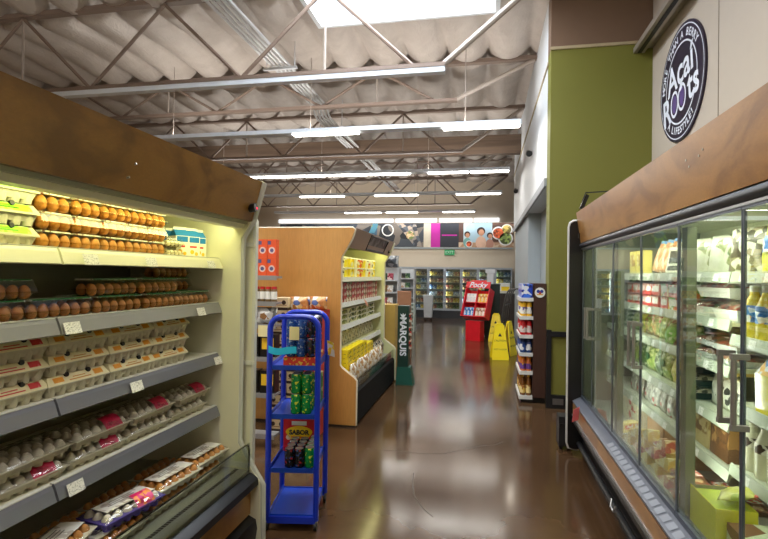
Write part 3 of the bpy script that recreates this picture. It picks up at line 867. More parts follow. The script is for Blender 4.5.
# ================================================================== glass-door refrigerated case along the right of the aisle
RY0, RY1 = -0.3, 4.62
rc = thing('glass_door_case', 'long refrigerated case with sliding glass doors and maple fascia on the right of the aisle', 'refrigerated case', (1.3, 2.2, 0))
inner = mat('case_inner_enamel', (214, 218, 196), .4, var=.04)
MB().box(1.76, 1.85, RY0, RY1, .1, 2.08).build('back_panel', inner, rc, smooth=0)
MB().box(.86, 1.85, RY0, RY1, 1.93, 2.08).build('case_top', inner, rc, smooth=0)
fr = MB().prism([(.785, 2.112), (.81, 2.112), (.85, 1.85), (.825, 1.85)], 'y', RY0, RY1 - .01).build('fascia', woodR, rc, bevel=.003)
for y, z in ((2.22, 2.03), (2.10, 2.02), (2.06, 2.035), (2.20, 2.0)):
    t = (2.112 - z) / .262
    MB().cyl((.785 + .04 * t - .002, y, z), (.785 + .04 * t + .004, y, z), .005, n=8).build('screw', scr, fr)
MB().box(.79, .80, 4.50, 4.535, 1.885, 1.925).build('sensor_plate', black, rc, bevel=.002)
MB().cyl((.838, RY0, 1.826), (.838, RY1, 1.826), .022, n=14).build('canopy_roller', darksteel, rc)
MB().box(.832, .862, RY0, RY1, 1.793, 1.803).build('door_head_rail', chrome, rc, smooth=0)
MB().box(.86, .90, RY0, RY1, 1.80, 1.93).build('head_liner', inner, rc, smooth=0)
# end panel with its black edge and white outline
e = MB().prism([(.735, .10), (.75, .06), (.78, .05), (1.85, .05), (1.85, 2.04), (.775, 2.04), (.745, 2.02), (.735, 1.99)], 'y', RY1, RY1 + .05).build('end_panel', black, rc, smooth=0)
MB().tube([(.83, RY1 + .025, .045), (.79, RY1 + .025, .045), (.747, RY1 + .025, .055), (.732, RY1 + .025, .10), (.732, RY1 + .025, 1.99), (.742, RY1 + .025, 2.025), (.77, RY1 + .025, 2.045), (.80, RY1 + .025, 2.045)], .012, 8).build('edge_trim', mat('white_edge_trim', (205, 206, 202), .4), e)
MB().box(.86, 1.76, RY1 - .03, RY1, .45, 1.95).build('inner_end', mat('case_end_liner', (120, 126, 108), .4), rc, smooth=0)
# base: label rail, maple strip, black bumper and kick plate
MB().box(.86, 1.8, RY0, RY1, 0.0, .30).build('kick_plate', dark, rc, smooth=0)
MB().prism([(.835, .505), (.855, .505), (.86, .30), (.79, .30), (.79, .45), (.772, .462), (.772, .474)], 'y', RY0, RY1).build('label_rail', mat('blue_grey_label_rail', (98, 102, 112), .35, .3), rc, bevel=.002)
ls = MB()
y = .9
while y < 3.4:
    a = Vector((.776, 0, .4775)); b = Vector((.83, 0, .5035)); n = Vector((-.026, 0, .054)).normalized() * .001
    q = lambda t, yy: tuple(a.lerp(b, t) + n + Vector((0, yy, 0)))
    ls.quad(q(.15, y), q(.15, y + .055), q(.8, y + .055), q(.8, y))
    y += .075
ls.build('label_strip', mat('label_strip_white', (122, 127, 137), .4), rc, smooth=0)
MB().box(.775, .792, RY0, RY1, .355, .452).build('base_strip', woodR, rc, bevel=.002)
MB().box(.768, .80, RY0, RY1, .345, .357).build('strip_edge', chrome, rc, smooth=0)
MB().tube([(.803, RY0, .305), (.803, RY1, .305)], .034, 10).build('bumper_rail', black, rc)
MB().tube([(.83, RY0, .10), (.83, RY1, .10)], .022, 10).build('toe_bumper', dark, rc)
for y in (2.62, 2.25, 3.25):
    MB().tube([(.80, y, .17), (.79, y + .02, .13), (.79, y + .09, .13), (.80, y + .11, .17)], .007, 6).build('floor_bracket', chrome, rc)
MB()._faces([(.775, 4.30, .50), (.722, 4.26, .485), (.708, 4.25, .385), (.764, 4.29, .395), (.7755, 4.299, .50), (.7225, 4.259, .485), (.7085, 4.249, .385), (.7645, 4.289, .395)], [(0, 1, 2, 3), (7, 6, 5, 4), (0, 4, 5, 1), (1, 5, 6, 2), (2, 6, 7, 3), (3, 7, 4, 0)]).build('pink_tag', mat('pink_tag_card', (238, 120, 130), .6), rc, smooth=0)
MB().box(.862, 1.76, RY0, RY1, .30, .50).build('deck', mat('deck_liner', (150, 152, 138), .4), rc, smooth=0)
MB().box(.863, .876, RY0, RY1, .50, .525).build('deck_rail', chrome, rc, smooth=0)
# doors
J = [.12, .70, 1.28, 1.86, 2.42, 2.96, 3.56, 4.19, 4.59]
stile = mat('blue_grey_stile', (96, 104, 116), .3, .7)
hand = mat('handle_bronze_grey', (140, 136, 130), .35, .6)
for i in range(len(J) - 1):
    y0, y1 = J[i] + .002, J[i + 1] - .002
    d = MB().box(.841, .850, y0, y0 + .008, .51, 1.79).box(.841, .850, y1 - .008, y1, .51, 1.79).box(.836, .854, y0, y1, .505, .53).box(.836, .854, y0, y1, 1.782, 1.792).build('door', stile, rc, smooth=0)
    MB().box(.843, .847, y0 + .010, y1 - .010, .525, 1.784).build('door_glass', glass, d, smooth=0)
    pair = i % 2 == 0
    hy = (y1 - .045) if pair else (y0 + .045)      # handles meet at every second joint
    if i in (0, 2, 4, 6):
        hy = y1 - .045
    h = MB().tube([(.797, hy, 1.305), (.797, hy, 1.065)], .009, 10).build('handle', hand, d)
    for z in (1.30, 1.07):
        MB().box(.788, .841, hy - .009, hy + .009, z - .009, z + .009).build('handle_bracket', hand, d, bevel=.003)
post = mat('post_grey_green', (128, 134, 112), .4, .2)
LED = emit('case_led', (255, 252, 222), 6.0)
for y in (1.28, 2.42, 3.56):
    p_ = MB().box(.866, .905, y - .03, y + .03, .51, 1.775).build('door_post', post, rc, smooth=0)
    MB().box(.872, .90, y + .03, y + .036, .58, 1.74).build('added_led_strip', LED, p_, smooth=0)  # strip added on the hidden side of the post to light the lower shelves
    a = bpy.data.lights.new('post_fill_glow', 'AREA'); a.shape = 'RECTANGLE'; a.size = .04; a.size_y = 1.15; a.energy = CASEP * .26; a.color = (1.0, .99, .86)  # added fill lamp, brightens the goods on the lower shelves
    lo = bpy.data.objects.new('post_fill_glow', a); COL.objects.link(lo); lo.location = (.915, y + .02, 1.16)
    lo.rotation_euler = (math.radians(90), 0, math.radians(-90))
MB().cyl((.935, RY0 + .2, 1.90), (.935, RY1 - .1, 1.90), .013, n=10).build('lamp_tube', LED, rc)
a = bpy.data.lights.new('case_glow', 'AREA'); a.shape = 'RECTANGLE'; a.size = .06; a.size_y = 4.2; a.energy = CASEP; a.color = (1.0, .98, .80)
lo = bpy.data.objects.new('case_glow', a); COL.objects.link(lo); lo.location = (.955, 2.3, 1.88); lo.rotation_euler = (0, math.radians(-22), 0)
# shelves
lipm = mat('pale_price_rail', (168, 175, 158), .35, var=.03)
ZB = [1.575, 1.365, 1.165, .93, .715]
ZA = [1.575, 1.31, 1.03, .76]
SX = 1.05
for zs, ya, yb in ((ZB, 2.405, 4.58), (ZA, RY0, 2.395)):
    for k, z in enumerate(zs):
        s = MB().box(SX, 1.75, ya, yb, z - .018, z).build('shelf', inner, rc, smooth=0)
        MB().prism([(SX, z + .008), (SX - .006, z + .008), (SX - .016, z - .036), (SX - .01, z - .042), (SX, z - .018)], 'y', ya, yb).build('price_rail', lipm, s, smooth=0)
        yy = max(ya, 1.6) + .1 + .05 * k
        while yy < yb - .1:
            MB().quad((SX - .0088, yy, z + .001), (SX - .0172, yy, z - .034), (SX - .0172, yy + .05, z - .034), (SX - .0088, yy + .05, z + .001)).build('price_tag', tagm, s, smooth=0)
            yy += .19 + .03 * (k % 3)
    # 
# ------------------------------------------------------------------ goods kinds
def bag(name, label, cat, m, w, h, t, seed=1, lab=None, lump=.14, shape=(.15, .85, .25, .7), clip=None):
    """filled bag; its printed front faces -y in its own frame"""
    r = thing(name, label, cat)
    MB().pillow(w, h, t, seed=seed, lump=lump).build('pouch', m, r, world=False, smooth=180)
    if lab:
        a, b, c, d = shape
        MB().grid(lambda u, v: ((a + (b - a) * u - .5) * w, -t / 2 * math.sqrt(max(0, math.sin(PI * (a + (b - a) * u)))) * math.sqrt(min(1, max(0, min(c + (d - c) * v, 1 - c - (d - c) * v) - .06) / .3)) - .006, (c + (d - c) * v) * h), 8, 6).build('label', lab, r, world=False, smooth=180)
    if clip:
        MB().box(-w * .46, w * .46, -.002, .002, h * .955, h * 1.06).build('header_card', clip, r, world=False, smooth=0)
    return r
def carton(name, label, cat, m, w, d, h, lab=None, lab2=None, flap=False):
    r = thing(name, label, cat)
    MB().box(-w / 2, w / 2, -d / 2, d / 2, 0, h).build('box', m, r, world=False, bevel=.002, smooth=0)
    if lab:
        MB().quad((-w * .4, -d / 2 - .0008, h * .35), (w * .4, -d / 2 - .0008, h * .35), (w * .4, -d / 2 - .0008, h * .85), (-w * .4, -d / 2 - .0008, h * .85)).build('label', lab, r, world=False, smooth=0)
    if lab2:
        MB().quad((-w * .42, -d / 2 - .0009, h * .08), (w * .42, -d / 2 - .0009, h * .08), (w * .42, -d / 2 - .0009, h * .25), (-w * .42, -d / 2 - .0009, h * .25)).build('band', lab2, r, world=False, smooth=0)
    return r
def tray(name, label, cat, trm, foodm, w, d, h, lab=None, wrap=True):
    """shallow tray of food under film, label on the film"""
    r = thing(name, label, cat)
    MB().taper(0, 0, 0, h * .55, w / 2 * .86, d / 2 * .86, w / 2, d / 2).build('tray', trm, r, world=False, bevel=.004)
    MB().grid(lambda u, v: ((u - .5) * w * .93, (v - .5) * d * .93, h * .5 + h * .45 * (math.sin(PI * u) * math.sin(PI * v)) ** .4 * (1 + .35 * noise.noise(Vector((u * 7, v * 7, w * 30))))), 14, 12).build('food', foodm, r, world=False, smooth=180)
    if wrap:
        MB().grid(lambda u, v: ((u - .5) * w * .99, (v - .5) * d * .99, h * .56 + h * .52 * (math.sin(PI * u) * math.sin(PI * v)) ** .25), 10, 10).build('film', film, r, world=False, smooth=180)
    if lab:
        MB().grid(lambda u, v: ((-.3 + .5 * u) * w, (-.3 + .55 * v) * d, h * 1.1), 2, 2).build('label', lab, r, world=False, smooth=0)
    return r
def bottle(name, label, cat, m, capm, labm, r0, h, neck=.4, n=16, capr=.45, lz=(.15, .55)):
    r = thing(name, label, cat)
    MB().lathe([(r0 * .9, 0), (r0, .006), (r0, h * .55), (r0 * .92, h * .63), (r0 * neck * 1.1, h * .82), (r0 * neck, h * .9)], n=n).build('bottle_body', m, r, world=False)
    MB().lathe([(r0 * capr, h * .88), (r0 * capr, h * .995), (r0 * capr * .9, h)], n=n).build('cap', capm, r, world=False)
    if labm:
        MB().lathe([(r0 * 1.012, h * lz[0]), (r0 * 1.012, h * lz[1])], n=n).build('label', labm, r, world=False)
    return r
def jar(name, label, cat, m, lidm, labm, r0, h, n=14):
    r = thing(name, label, cat)
    MB().lathe([(r0 * .95, 0), (r0, .004), (r0, h * .78), (r0 * .85, h * .85)], n=n).build('jar_body', m, r, world=False)
    MB().lathe([(r0 * .9, h * .84), (r0 * .9, h * .99), (r0 * .85, h)], n=n).build('lid', lidm, r, world=False)
    if labm:
        MB().lathe([(r0 * 1.015, h * .18), (r0 * 1.015, h * .68)], n=n).build('label', labm, r, world=False)
    return r
def can(name, label, cat, m, r0, h, topm=None, n=14):
    r = thing(name, label, cat)
    MB().lathe([(r0 * .8, 0), (r0, h * .06), (r0, h * .9), (r0 * .84, h * .98)], n=n).build('can_body', m, r, world=False)
    MB().lathe([(r0 * .84, h * .975), (r0 * .82, h), (r0 * .74, h * .985), (0, h * .985)], n=n).build('lid', topm or chrome, r, world=False)
    return r
def row(K, pts, labels, group=None):
    for (loc, rot), lab in zip(pts, labels):
        K.put(loc, rot, lab, group)
R90 = -PI / 2          # fronts turned to the aisle (-x) for goods on the right

# -- inks and foods
bagwhite = printed('white_bag_print', [(206, 208, 196), (196, 200, 184), (212, 214, 204), (204, 206, 198), (130, 140, 100)], 26, .3, bump=.25)
bagwhite2 = printed('grey_picture_print', [(96, 90, 74), (190, 190, 176), (70, 66, 52), (200, 200, 188), (140, 130, 104)], 34, .3, bump=.25)
yellowgreen = mat('yellow_green_bag', (214, 214, 70), .35, bump=.2)
blueprint = printed('blue_label_print', [(40, 110, 190), (240, 240, 235), (60, 140, 210), (250, 180, 30), (40, 110, 190)], 45, .35)
salad = printed('salad_leaf_print', [(120, 150, 60), (176, 190, 110), (84, 122, 46), (214, 214, 160), (150, 168, 84)], 55, .3, bump=.4)
saladdark = printed('spinach_print', [(54, 92, 44), (84, 120, 56), (200, 206, 180), (70, 104, 50)], 55, .3, bump=.4)
saladmix = printed('mixed_salad_print', [(196, 176, 120), (150, 120, 70), (220, 210, 170), (170, 70, 50), (120, 140, 60)], 60, .3, bump=.4)
pasta = printed('yellow_leaf_print', [(226, 208, 90), (236, 226, 150), (204, 186, 70), (190, 200, 90)], 60, .3, bump=.4)
redpack = printed('red_pack_print', [(205, 36, 44), (220, 60, 60), (240, 236, 226), (190, 24, 36), (212, 44, 48)], 40, .35)
greenred = printed('green_red_pack_print', [(60, 160, 70), (225, 120, 60), (240, 236, 224), (210, 60, 50), (230, 190, 90)], 34, .35)
herb = printed('dark_herb_print', [(46, 52, 40), (70, 74, 58), (110, 112, 96), (38, 42, 32)], 50, .3)
carrot = printed('carrot_celery_print', [(222, 150, 90), (232, 226, 206), (196, 120, 70), (212, 206, 170)], 30, .3, stretch=(2, 2, .4))
brownbread = printed('tan_bread_print', [(186, 140, 60), (204, 164, 84), (170, 120, 48), (214, 180, 110)], 30, .4, bump=.3)
tomred = printed('red_veg_print', [(150, 40, 40), (60, 80, 60), (190, 70, 50), (90, 60, 80), (200, 190, 170)], 45, .3, bump=.4)
dotbag = printed('dotted_white_bag_print', [(242, 242, 228), (244, 244, 232), (240, 240, 226), (242, 242, 230), (242, 242, 228), (70, 70, 64)], 32, .3, bump=.2)
cheese = printed('cheese_wrap_print', [(236, 214, 120), (244, 232, 176), (224, 190, 84), (240, 224, 150)], 34, .3, bump=.15)
cheese2 = printed('red_cheese_wrap_print', [(214, 160, 110), (236, 214, 170), (190, 90, 70), (240, 226, 190)], 34, .3, bump=.15)
meat = printed('cured_meat_print', [(140, 90, 60), (170, 120, 80), (110, 70, 44), (200, 170, 130), (150, 60, 44)], 40, .3, bump=.3)
kraftprint = printed('kraft_box_print', [(186, 166, 112), (190, 172, 120), (182, 160, 104), (150, 124, 70)], 14, .6)
brownprint = printed('brown_box_print', [(96, 62, 36), (104, 68, 40), (92, 58, 34), (150, 110, 60)], 16, .5)
redprint_carton = printed('red_on_white_print', [(236, 226, 196), (238, 230, 204), (214, 70, 60), (234, 224, 190), (236, 226, 196)], 16, .6)
traywhite = mat('white_foam_tray', (232, 232, 220), .6, var=.03)
trayblack = mat('black_tray', (24, 24, 24), .35)
paleplastic = clear('pale_pack_plastic', (250, 250, 244), 1.42, .12, .05)

# -- top shelf
K = Kind(bag('salad_bag', 'x', 'food bag', bagwhite, .20, .19, .06, 3))
for n, y in enumerate((2.67, 2.88)):
    K.put((1.12, y, ZB[0] + .001), (math.radians(-8), 0, R90 + .25), 'large white printed bag on the top shelf behind glass, %s the yellow bag' % ('next to' if n == 0 else 'one further from'), 'white bags on top shelf')
KK = Kind(bag('salad_bag', 'x', 'food bag', bagwhite2,   .23, .205, .06, 5))
KK.put((1.13, 2.445, ZB[0] + .001), (math.radians(-6), 0, R90 + .3), 'white bag with dark food picture on the top shelf behind glass')
K = Kind(bag('yellow_food_bag', 'x', 'food bag', yellowgreen, .17, .2, .07, 8, lab=blueprint, shape=(.25, .8, .4, .75)))
for n, y in enumerate((2.215, 2.03, 1.845)):
    K.put((1.12, y, ZA[0] + .001), (math.radians(-6), 0, R90 + .1), 'yellow green bag with blue label on top shelf, %s from the shelf joint' % ORD[n], 'yellow bags on top shelf')
K = Kind(carton('clamshell_pack', 'x', 'food pack', traywhite, .17, .05, .155, lab=herb, lab2=herb))
for n, y in enumerate((3.06, 3.26)):
    K.put((1.13, y, ZB[0] + .008), (math.radians(-10), 0, R90 + .2), 'white pack with dark herb windows on top shelf, %s from the celery bags' % ORD[1 - n], 'herb packs on top shelf')
K = Kind(bag('vegetable_bag', 'x', 'food bag', carrot, .13, .20, .05, 12, clip=mat('blue_header', (60, 120, 180), .4)))
for n, y in enumerate((3.42, 3.54, 3.66)):
    K.put((1.14, y, ZB[0] + .018), (math.radians(-14), math.radians(10), R90 + .2), 'slanting clear bag of carrot and celery sticks on top shelf, %s from herb packs' % ORD[n], 'stick bags on top shelf')
K = Kind(bag('lettuce_bag', 'x', 'food bag', saladdark, .16, .19, .06, 14))
K.put((1.32, 3.30, ZB[0] + .001), (0, 0, R90), 'green leaf bag standing behind the herb packs on top shelf')
K = Kind(carton('yellow_food_box', 'x', 'food pack', mat('pale_yellow_box', (232, 218, 110), .5), .15, .06, .17, lab=printed('yellow_box_print', [(196, 160, 60), (240, 232, 170), (150, 110, 40)], 40, .5)))
for n, y in enumerate((3.86, 4.03)):
    K.put((1.12, y, ZB[0] + .001), R90, 'pale yellow box on the top shelf beside stick bags, %s one' % ('nearer' if n == 0 else 'farther'), 'yellow boxes on top shelf')
K = Kind(bag('green_food_pack', 'x', 'food bag', saladdark, .15, .15, .05, 15))
for n, y in enumerate((4.26, 4.41)):
    K.put((1.13, y, ZB[1] + .001), R90, 'dark green pack on second shelf near the case end, %s one' % ('nearer' if n == 0 else 'farther'), 'green packs by the case end')
for n, y in enumerate((4.24, 4.40)):
    K.put((1.13, y, ZB[2] + .001), R90, 'dark green pack on third shelf near the case end, %s one' % ('nearer' if n == 0 else 'farther'), 'green packs by the case end')
# -- second shelf
K = Kind(tray('vegetable_tray', 'x', 'food tray', traywhite, tomred, .24, .17, .085, lab=printed('small_white_label', [(240, 240, 234), (210, 210, 204), (240, 240, 234)], 60, .5)))
for n, y in enumerate((2.53, 2.81)):
    K.put((1.155, y, ZB[1] + .002), (0, math.radians(0), R90), 'white tray of mixed red vegetables under film on second shelf, %s from the shelf joint' % ORD[n], 'vegetable trays')
K.put((1.155, 2.67, ZB[1] + .098), (0, 0, R90 + .2), 'white tray of mixed red vegetables lying on two others', 'vegetable trays')
K = Kind(carton('fruit_pack', 'x', 'food pack', printed('strawberry_print', [(206, 40, 44), (220, 84, 70), (186, 30, 36), (236, 222, 206)], 55, .3), .13, .12, .07, lab=white))
KG = Kind(carton('fruit_pack', 'x', 'food pack', greenred, .13, .12, .075, lab=white))
for n, y in enumerate((3.0, 3.14, 3.28)):
    for k in range(2):
        (KG if (n + k) % 2 else K).put((1.125, y, ZB[1] + .001 + .0765 * k), R90 + random.uniform(-.05, .05), '%s fruit pack, second shelf, %s, %s column from the vegetable trays' % ('green-labelled' if (n + k) % 2 else 'red', 'upper' if k else 'lower', ORD[n]), 'fruit packs')
for n, y in enumerate((3.44, 3.58, 3.72, 3.86, 4.0)):
    for k in range(2):
        K.put((1.125, y, ZB[1] + .001 + .0765 * k), R90 + random.uniform(-.05, .05), 'red and white fruit pack, second shelf, %s, %s column after the green ones' % ('upper' if k else 'lower', ORD[n]), 'red fruit packs')
# -- third shelf
K = Kind(bag('bread_bag', 'x', 'food bag', brownbread, .22, .15, .08, 21, lab=blueprint, shape=(.3, .8, .3, .6)))
K.put((1.30, 2.90, ZB[2] + .001), (math.radians(-12), 0, R90 + .1), 'tan bag with small blue label on the third shelf behind the film trays')
K = Kind(tray('meat_tray', 'x', 'food tray', mat('clear_tray_grey', (190, 194, 190), .25), meat, .2, .16, .05, lab=printed('pink_label_print', [(226, 120, 140), (240, 236, 230), (230, 140, 150)], 50, .5)))
for n, y in enumerate((2.52, 2.74)):
    for k in range(2):
        K.put((1.14, y + .01 * k, ZB[2] + .002 + .06 * k), (0, 0, R90 + random.uniform(-.15, .15)), 'clear tray of sliced meat, third shelf, %s, %s the shelf joint' % ('upper' if k else 'lower', 'by' if n == 0 else 'away from'), 'meat trays')
for n, (y, m, nm) in enumerate(((3.03, salad, 'pale green'), (3.17, saladmix, 'brown and red'), (3.31, saladmix, 'brown and red'), (3.45, salad, 'pale green'), (3.60, saladmix, 'brown and red'), (3.75, saladmix, 'brown and red'), (3.9, pasta, 'yellow'), (4.05, salad, 'pale green'))):
    r = bag('salad_bag', '%s salad bag on the third shelf, %s along from the tan bread bag' % (nm, ORD[n]), 'food bag', m, .15, .155, .07, 30 + n)
    r.location = (1.125, y, ZB[2] + .001); r.rotation_euler = (math.radians(-10), 0, R90 + random.uniform(-.1, .1)); r['group'] = 'salad bags on third shelf'
K = Kind(bag('lettuce_bag', 'x', 'food bag', printed('bright_lettuce_print', [(96, 180, 60), (130, 204, 84), (70, 150, 44), (220, 230, 190)], 50, .3, bump=.4), .13, .12, .06, 44))
K.put((1.082, 3.245, ZB[2] + .001), (math.radians(-14), 0, R90), 'bright green lettuce bag at the front of the third shelf')
# -- fourth shelf
K = Kind(tray('mushroom_tray', 'x', 'food tray', trayblack, printed('mushroom_print', [(226, 216, 196), (206, 196, 170), (90, 80, 66), (236, 228, 210)], 60, .5, bump=.3), .19, .13, .06))
for k in range(3):
    K.put((1.13, 2.93, ZB[3] + .002 + .0665 * k), (0, 0, R90), 'black tray of pale mushrooms on fourth shelf, %s of three' % LAY3[k], 'mushroom trays')
K = Kind(bag('dotted_food_bag', 'x', 'food bag', dotbag, .30, .165, .07, 51))
K.put((1.135, 2.66, ZB[3] + .001), (math.radians(-6), 0, R90), 'large white bag with black dots on the fourth shelf behind the door handles')
K = Kind(tray('yellow_food_tray', 'x', 'food tray', mat('gold_tray', (206, 176, 80), .4), pasta, .22, .15, .035))
K.put((1.15, 2.66, ZB[3] + .175), (0, 0, R90), 'flat yellow tray lying on top of the dotted white bag')
mats_f = [(saladdark, 'dark green'), (salad, 'pale green'), (pasta, 'yellow'), (pasta, 'yellow'), (salad, 'pale green'), (saladdark, 'dark green'), (salad, 'pale green')]
for n, y in enumerate((3.07, 3.22, 3.37, 3.52, 3.67, 3.84, 4.02)):
    m, nm = mats_f[(n + 2) % 7]
    r = bag('salad_bag', '%s salad bag on the fourth shelf, %s along from the mushroom trays' % (nm, ORD[n]), 'food bag', m, .16, .17, .07, 60 + n)
    r.location = (1.12, y, ZB[3] + .001); r.rotation_euler = (math.radians(-8), 0, R90 + random.uniform(-.1, .1)); r['group'] = 'salad bags on fourth shelf'
    if n % 2 == 0:
        MB().cyl((0, -.037, .09), (0, -.045, .09), .022, n=16).build('round_label', mat('dark_green_sticker', (40, 96, 60), .4), r, world=False)
# -- fifth shelf
K = Kind(carton('kraft_food_box', 'x', 'food pack', kraftprint, .17, .06, .175, lab=printed('kraft_label_print', [(150, 120, 66), (196, 178, 130), (120, 90, 50), (200, 184, 140)], 36, .6)))
K.put((1.11, 2.80, ZB[4] + .005), (math.radians(-4), 0, R90), 'kraft brown cardboard pack on the fifth shelf beside the dark brown box')
K.put((1.185, 2.82, ZB[4] + .005), (math.radians(-4), 0, R90), 'kraft brown cardboard pack standing behind another kraft pack')
K = Kind(carton('brown_food_box', 'x', 'food pack', brownprint, .18, .07, .16, lab=printed('brown_label_print', [(120, 80, 44), (170, 130, 80), (90, 56, 30)], 36, .5)))
K.put((1.115, 2.60, ZB[4] + .005), (math.radians(-3), 0, R90), 'dark brown printed box on the fifth shelf behind the door handles')
K = Kind(bag('hanging_food_pack', 'x', 'food bag', printed('clear_pack_print', [(206, 206, 196), (176, 178, 170), (226, 226, 220), (190, 60, 60), (150, 150, 144)], 40, .2, bump=.3), .12, .15, .04, 71))
for n, y in enumerate((3.14, 3.28, 3.42, 3.56, 3.72, 3.9, 4.06)):
    K.put((1.11, y, ZB[4] + .001), (math.radians(-8), 0, R90 + random.uniform(-.2, .2)), 'clear pack with red stripes on fifth shelf, %s along from the brown card box' % ORD[n], 'clear packs on fifth shelf')
K = Kind(carton('brown_card_box', 'x', 'box', brownprint, .14, .1, .075))
K.put((1.12, 3.02, ZB[4] + .001), R90, 'low brown card box on fifth shelf beside the clear striped packs')
r = thing('round_red_cheese', 'round red waxed cheese on the fifth shelf beside the kraft packs', 'cheese', (1.10, 2.93, ZB[4] + .001))
MB().lathe([(0, 0), (.03, .004), (.044, .03), (.04, .055), (.02, .07), (0, .07)], n=18).build('wax', mat('red_cheese_wax', (196, 40, 60), .35), r, world=False, smooth=180)
MB().cyl((0, -.043, .036), (0, -.0455, .036), .016, n=14).build('label', white, r, world=False)
# -- deck
DK = .5005
K = Kind(carton('shipping_carton', 'x', 'box', kraft, .30, .26, .16, lab2=None))
for n, y in enumerate((3.52, 3.19)):
    K.put((1.225, y, DK), R90, 'plain kraft carton on the case deck under the cheeses, %s from the case end' % ORD[1 + n], 'cartons on the deck')
K = Kind(carton('printed_carton', 'x', 'box', redprint_carton, .30, .26, .092))
for n, y in enumerate((3.87, 4.19)):
    K.put((1.19, y, DK), R90, 'cream carton with red print on the case deck, %s the end panel' % ('further from' if n == 0 else 'next to'), 'red printed cartons')
    K.put((1.19, y, DK + .093), R90, 'cream carton with red print stacked on another, %s the end panel' % ('further from' if n == 0 else 'next to'), 'red printed cartons')
wdg = lambda m: MB().prism([(-.075, 0), (.075, 0), (.075, .012), (-.055, .065), (-.075, .065)], 'y', -.03, .03)
def wedge(nm, m, lab):
    r = thing(nm, 'x', 'cheese')
    wdg(m).build('cheese', m, r, world=False, bevel=.004)
    MB().box(-.05, .03, -.0315, -.0305, .004, .03).build('label', lab, r, world=False, smooth=0)
    return r
lb = printed('cheese_label_print', [(244, 240, 226), (220, 60, 50), (244, 238, 220), (230, 190, 70)], 70, .4)
K1 = Kind(wedge('cheese_wedge', cheese, lb)); K2 = Kind(wedge('cheese_wedge', cheese2, lb))
n = 0
for lay, ys, xs in ((0, (2.80, 2.97, 3.14, 3.31, 3.48), (.945, 1.02)), (1, (2.86, 3.03, 3.20, 3.37), (.945, 1.0)), (2, (2.94, 3.12), (.955,))):
    for y in ys:
        for x in xs:
            (K1 if (n * 7) % 3 else K2).put((x + random.uniform(-.01, .01), y, DK + .067 * lay), (0, 0, random.uniform(-.12, .12) + PI / 2),
                'wrapped %s cheese wedge in the deck pile, %s layer, %s from the camera' % ('yellow' if (n * 7) % 3 else 'orange', ORD[lay], (ORD + ['thirteenth'])[list(ys).index(y) * len(xs) + list(xs).index(x)]), 'cheese wedges on the deck')
            n += 1
big = carton('long_cheese_block', 'long pale wrapped cheese block lying slanted on the deck beyond the cheese wedges', 'cheese', cheese, .17, .06, .055, lab=lb)
big.location = (.985, 3.72, DK + .001); big.rotation_euler = (0, 0, .7)
K = Kind(tray('cured_meat_pack', 'x', 'food tray', paleplastic, meat, .17, .12, .045, lab=lb))
for n, (x, y, k) in enumerate([(.945, 2.58, 0), (1.075, 2.58, 0), (1.205, 2.58, 0), (.95, 2.585, 1), (1.085, 2.58, 1), (.955, 2.58, 2)]):
    K.put((x, y, DK + .05 * k), (0, 0, random.uniform(-.1, .1) + PI / 2), 'wrapped brown cured meat pack beyond the yellow box, %s layer, %s one' % (ORD[k], ORD[n]), 'cured meat packs')
# yellow display box with torn front and a bag lying on it
yb = mat('bright_yellow_card', (226, 222, 40), .5); ybi = mat('grey_card_inside', (128, 126, 104), .8)
r = thing('yellow_display_box', 'bright yellow display box standing open on the case deck', 'box', (.958, 2.262, DK))
MB().box(-.075, -.072, -.12, .12, 0, .168).build('side_panel', yb, r, world=False, smooth=0)
MB().box(.068, .071, -.12, .12, 0, .168).build('side_panel', yb, r, world=False, smooth=0)
MB().box(-.072, .068, -.12, -.117, 0, .168).build('front_panel', yb, r, world=False, smooth=0)
MB().box(-.072, .068, .117, .12, 0, .168).build('end_panel', ybi, r, world=False, smooth=0)
MB().box(-.072, .068, -.117, .117, 0, .003).build('bottom', ybi, r, world=False, smooth=0)
MB().box(-.072, .068, -.117, .117, .150, .153).build('lid_flap', mat('lime_flap', (190, 206, 60), .5), r, world=False, smooth=0)
r = bag('yellow_snack_bag', 'pale yellow bag with red corner lying on the yellow display box', 'food bag', printed('lime_bag_print', [(222, 220, 120), (214, 214, 100), (228, 226, 140), (180, 196, 90)], 24, .3, bump=.3), .13, .13, .045, 81, clip=mat('red_header', (214, 60, 60), .4))
r.location = (.945, 2.26, DK + .178); r.rotation_euler = (math.radians(-70), 0, R90 - .5)
r = carton('pale_green_carton', 'pale green carton with brown spots at the near end of the deck', 'box', printed('pale_green_print', [(206, 214, 180), (210, 218, 186), (204, 212, 176), (120, 80, 50), (208, 216, 182)], 12, .5), .16, .17, .13)
r.location = (1.0, 2.045, DK); r.rotation_euler = (0, 0, R90)
# -- section nearest the camera: juices and milks
juice = mat('yellow_juice', (226, 206, 60), .2, coat=.6); milk = mat('milk_white', (226, 222, 196), .25, coat=.6)
K = Kind(bottle('juice_bottle', 'x', 'bottle', juice, white, blueprint, .04, .215, .42, lz=(.3, .62)))
for n, y in enumerate((2.34, 2.245, 2.15, 2.055, 1.96)):
    K.put((1.105, y, ZA[1] + .001), random.uniform(-1, 1), 'yellow juice bottle with blue label on second shelf, %s from the shelf joint' % ORD[n], 'juice bottles')
def jug():
    r = thing('juice_jug', 'x', 'jug')
    MB().taper(0, 0, 0, .15, .045, .045, .048, .048).build('jug_body', juice, r, world=False, bevel=.01)
    MB().taper(0, 0, .15, .21, .047, .047, .018, .018).build('shoulder', blueprint, r, world=False, bevel=.006)
    MB().cyl((0, 0, .205), (0, 0, .235), .02, n=14).build('cap', mat('orange_cap', (240, 150, 40), .4), r, world=False)
    return r
K = Kind(jug())
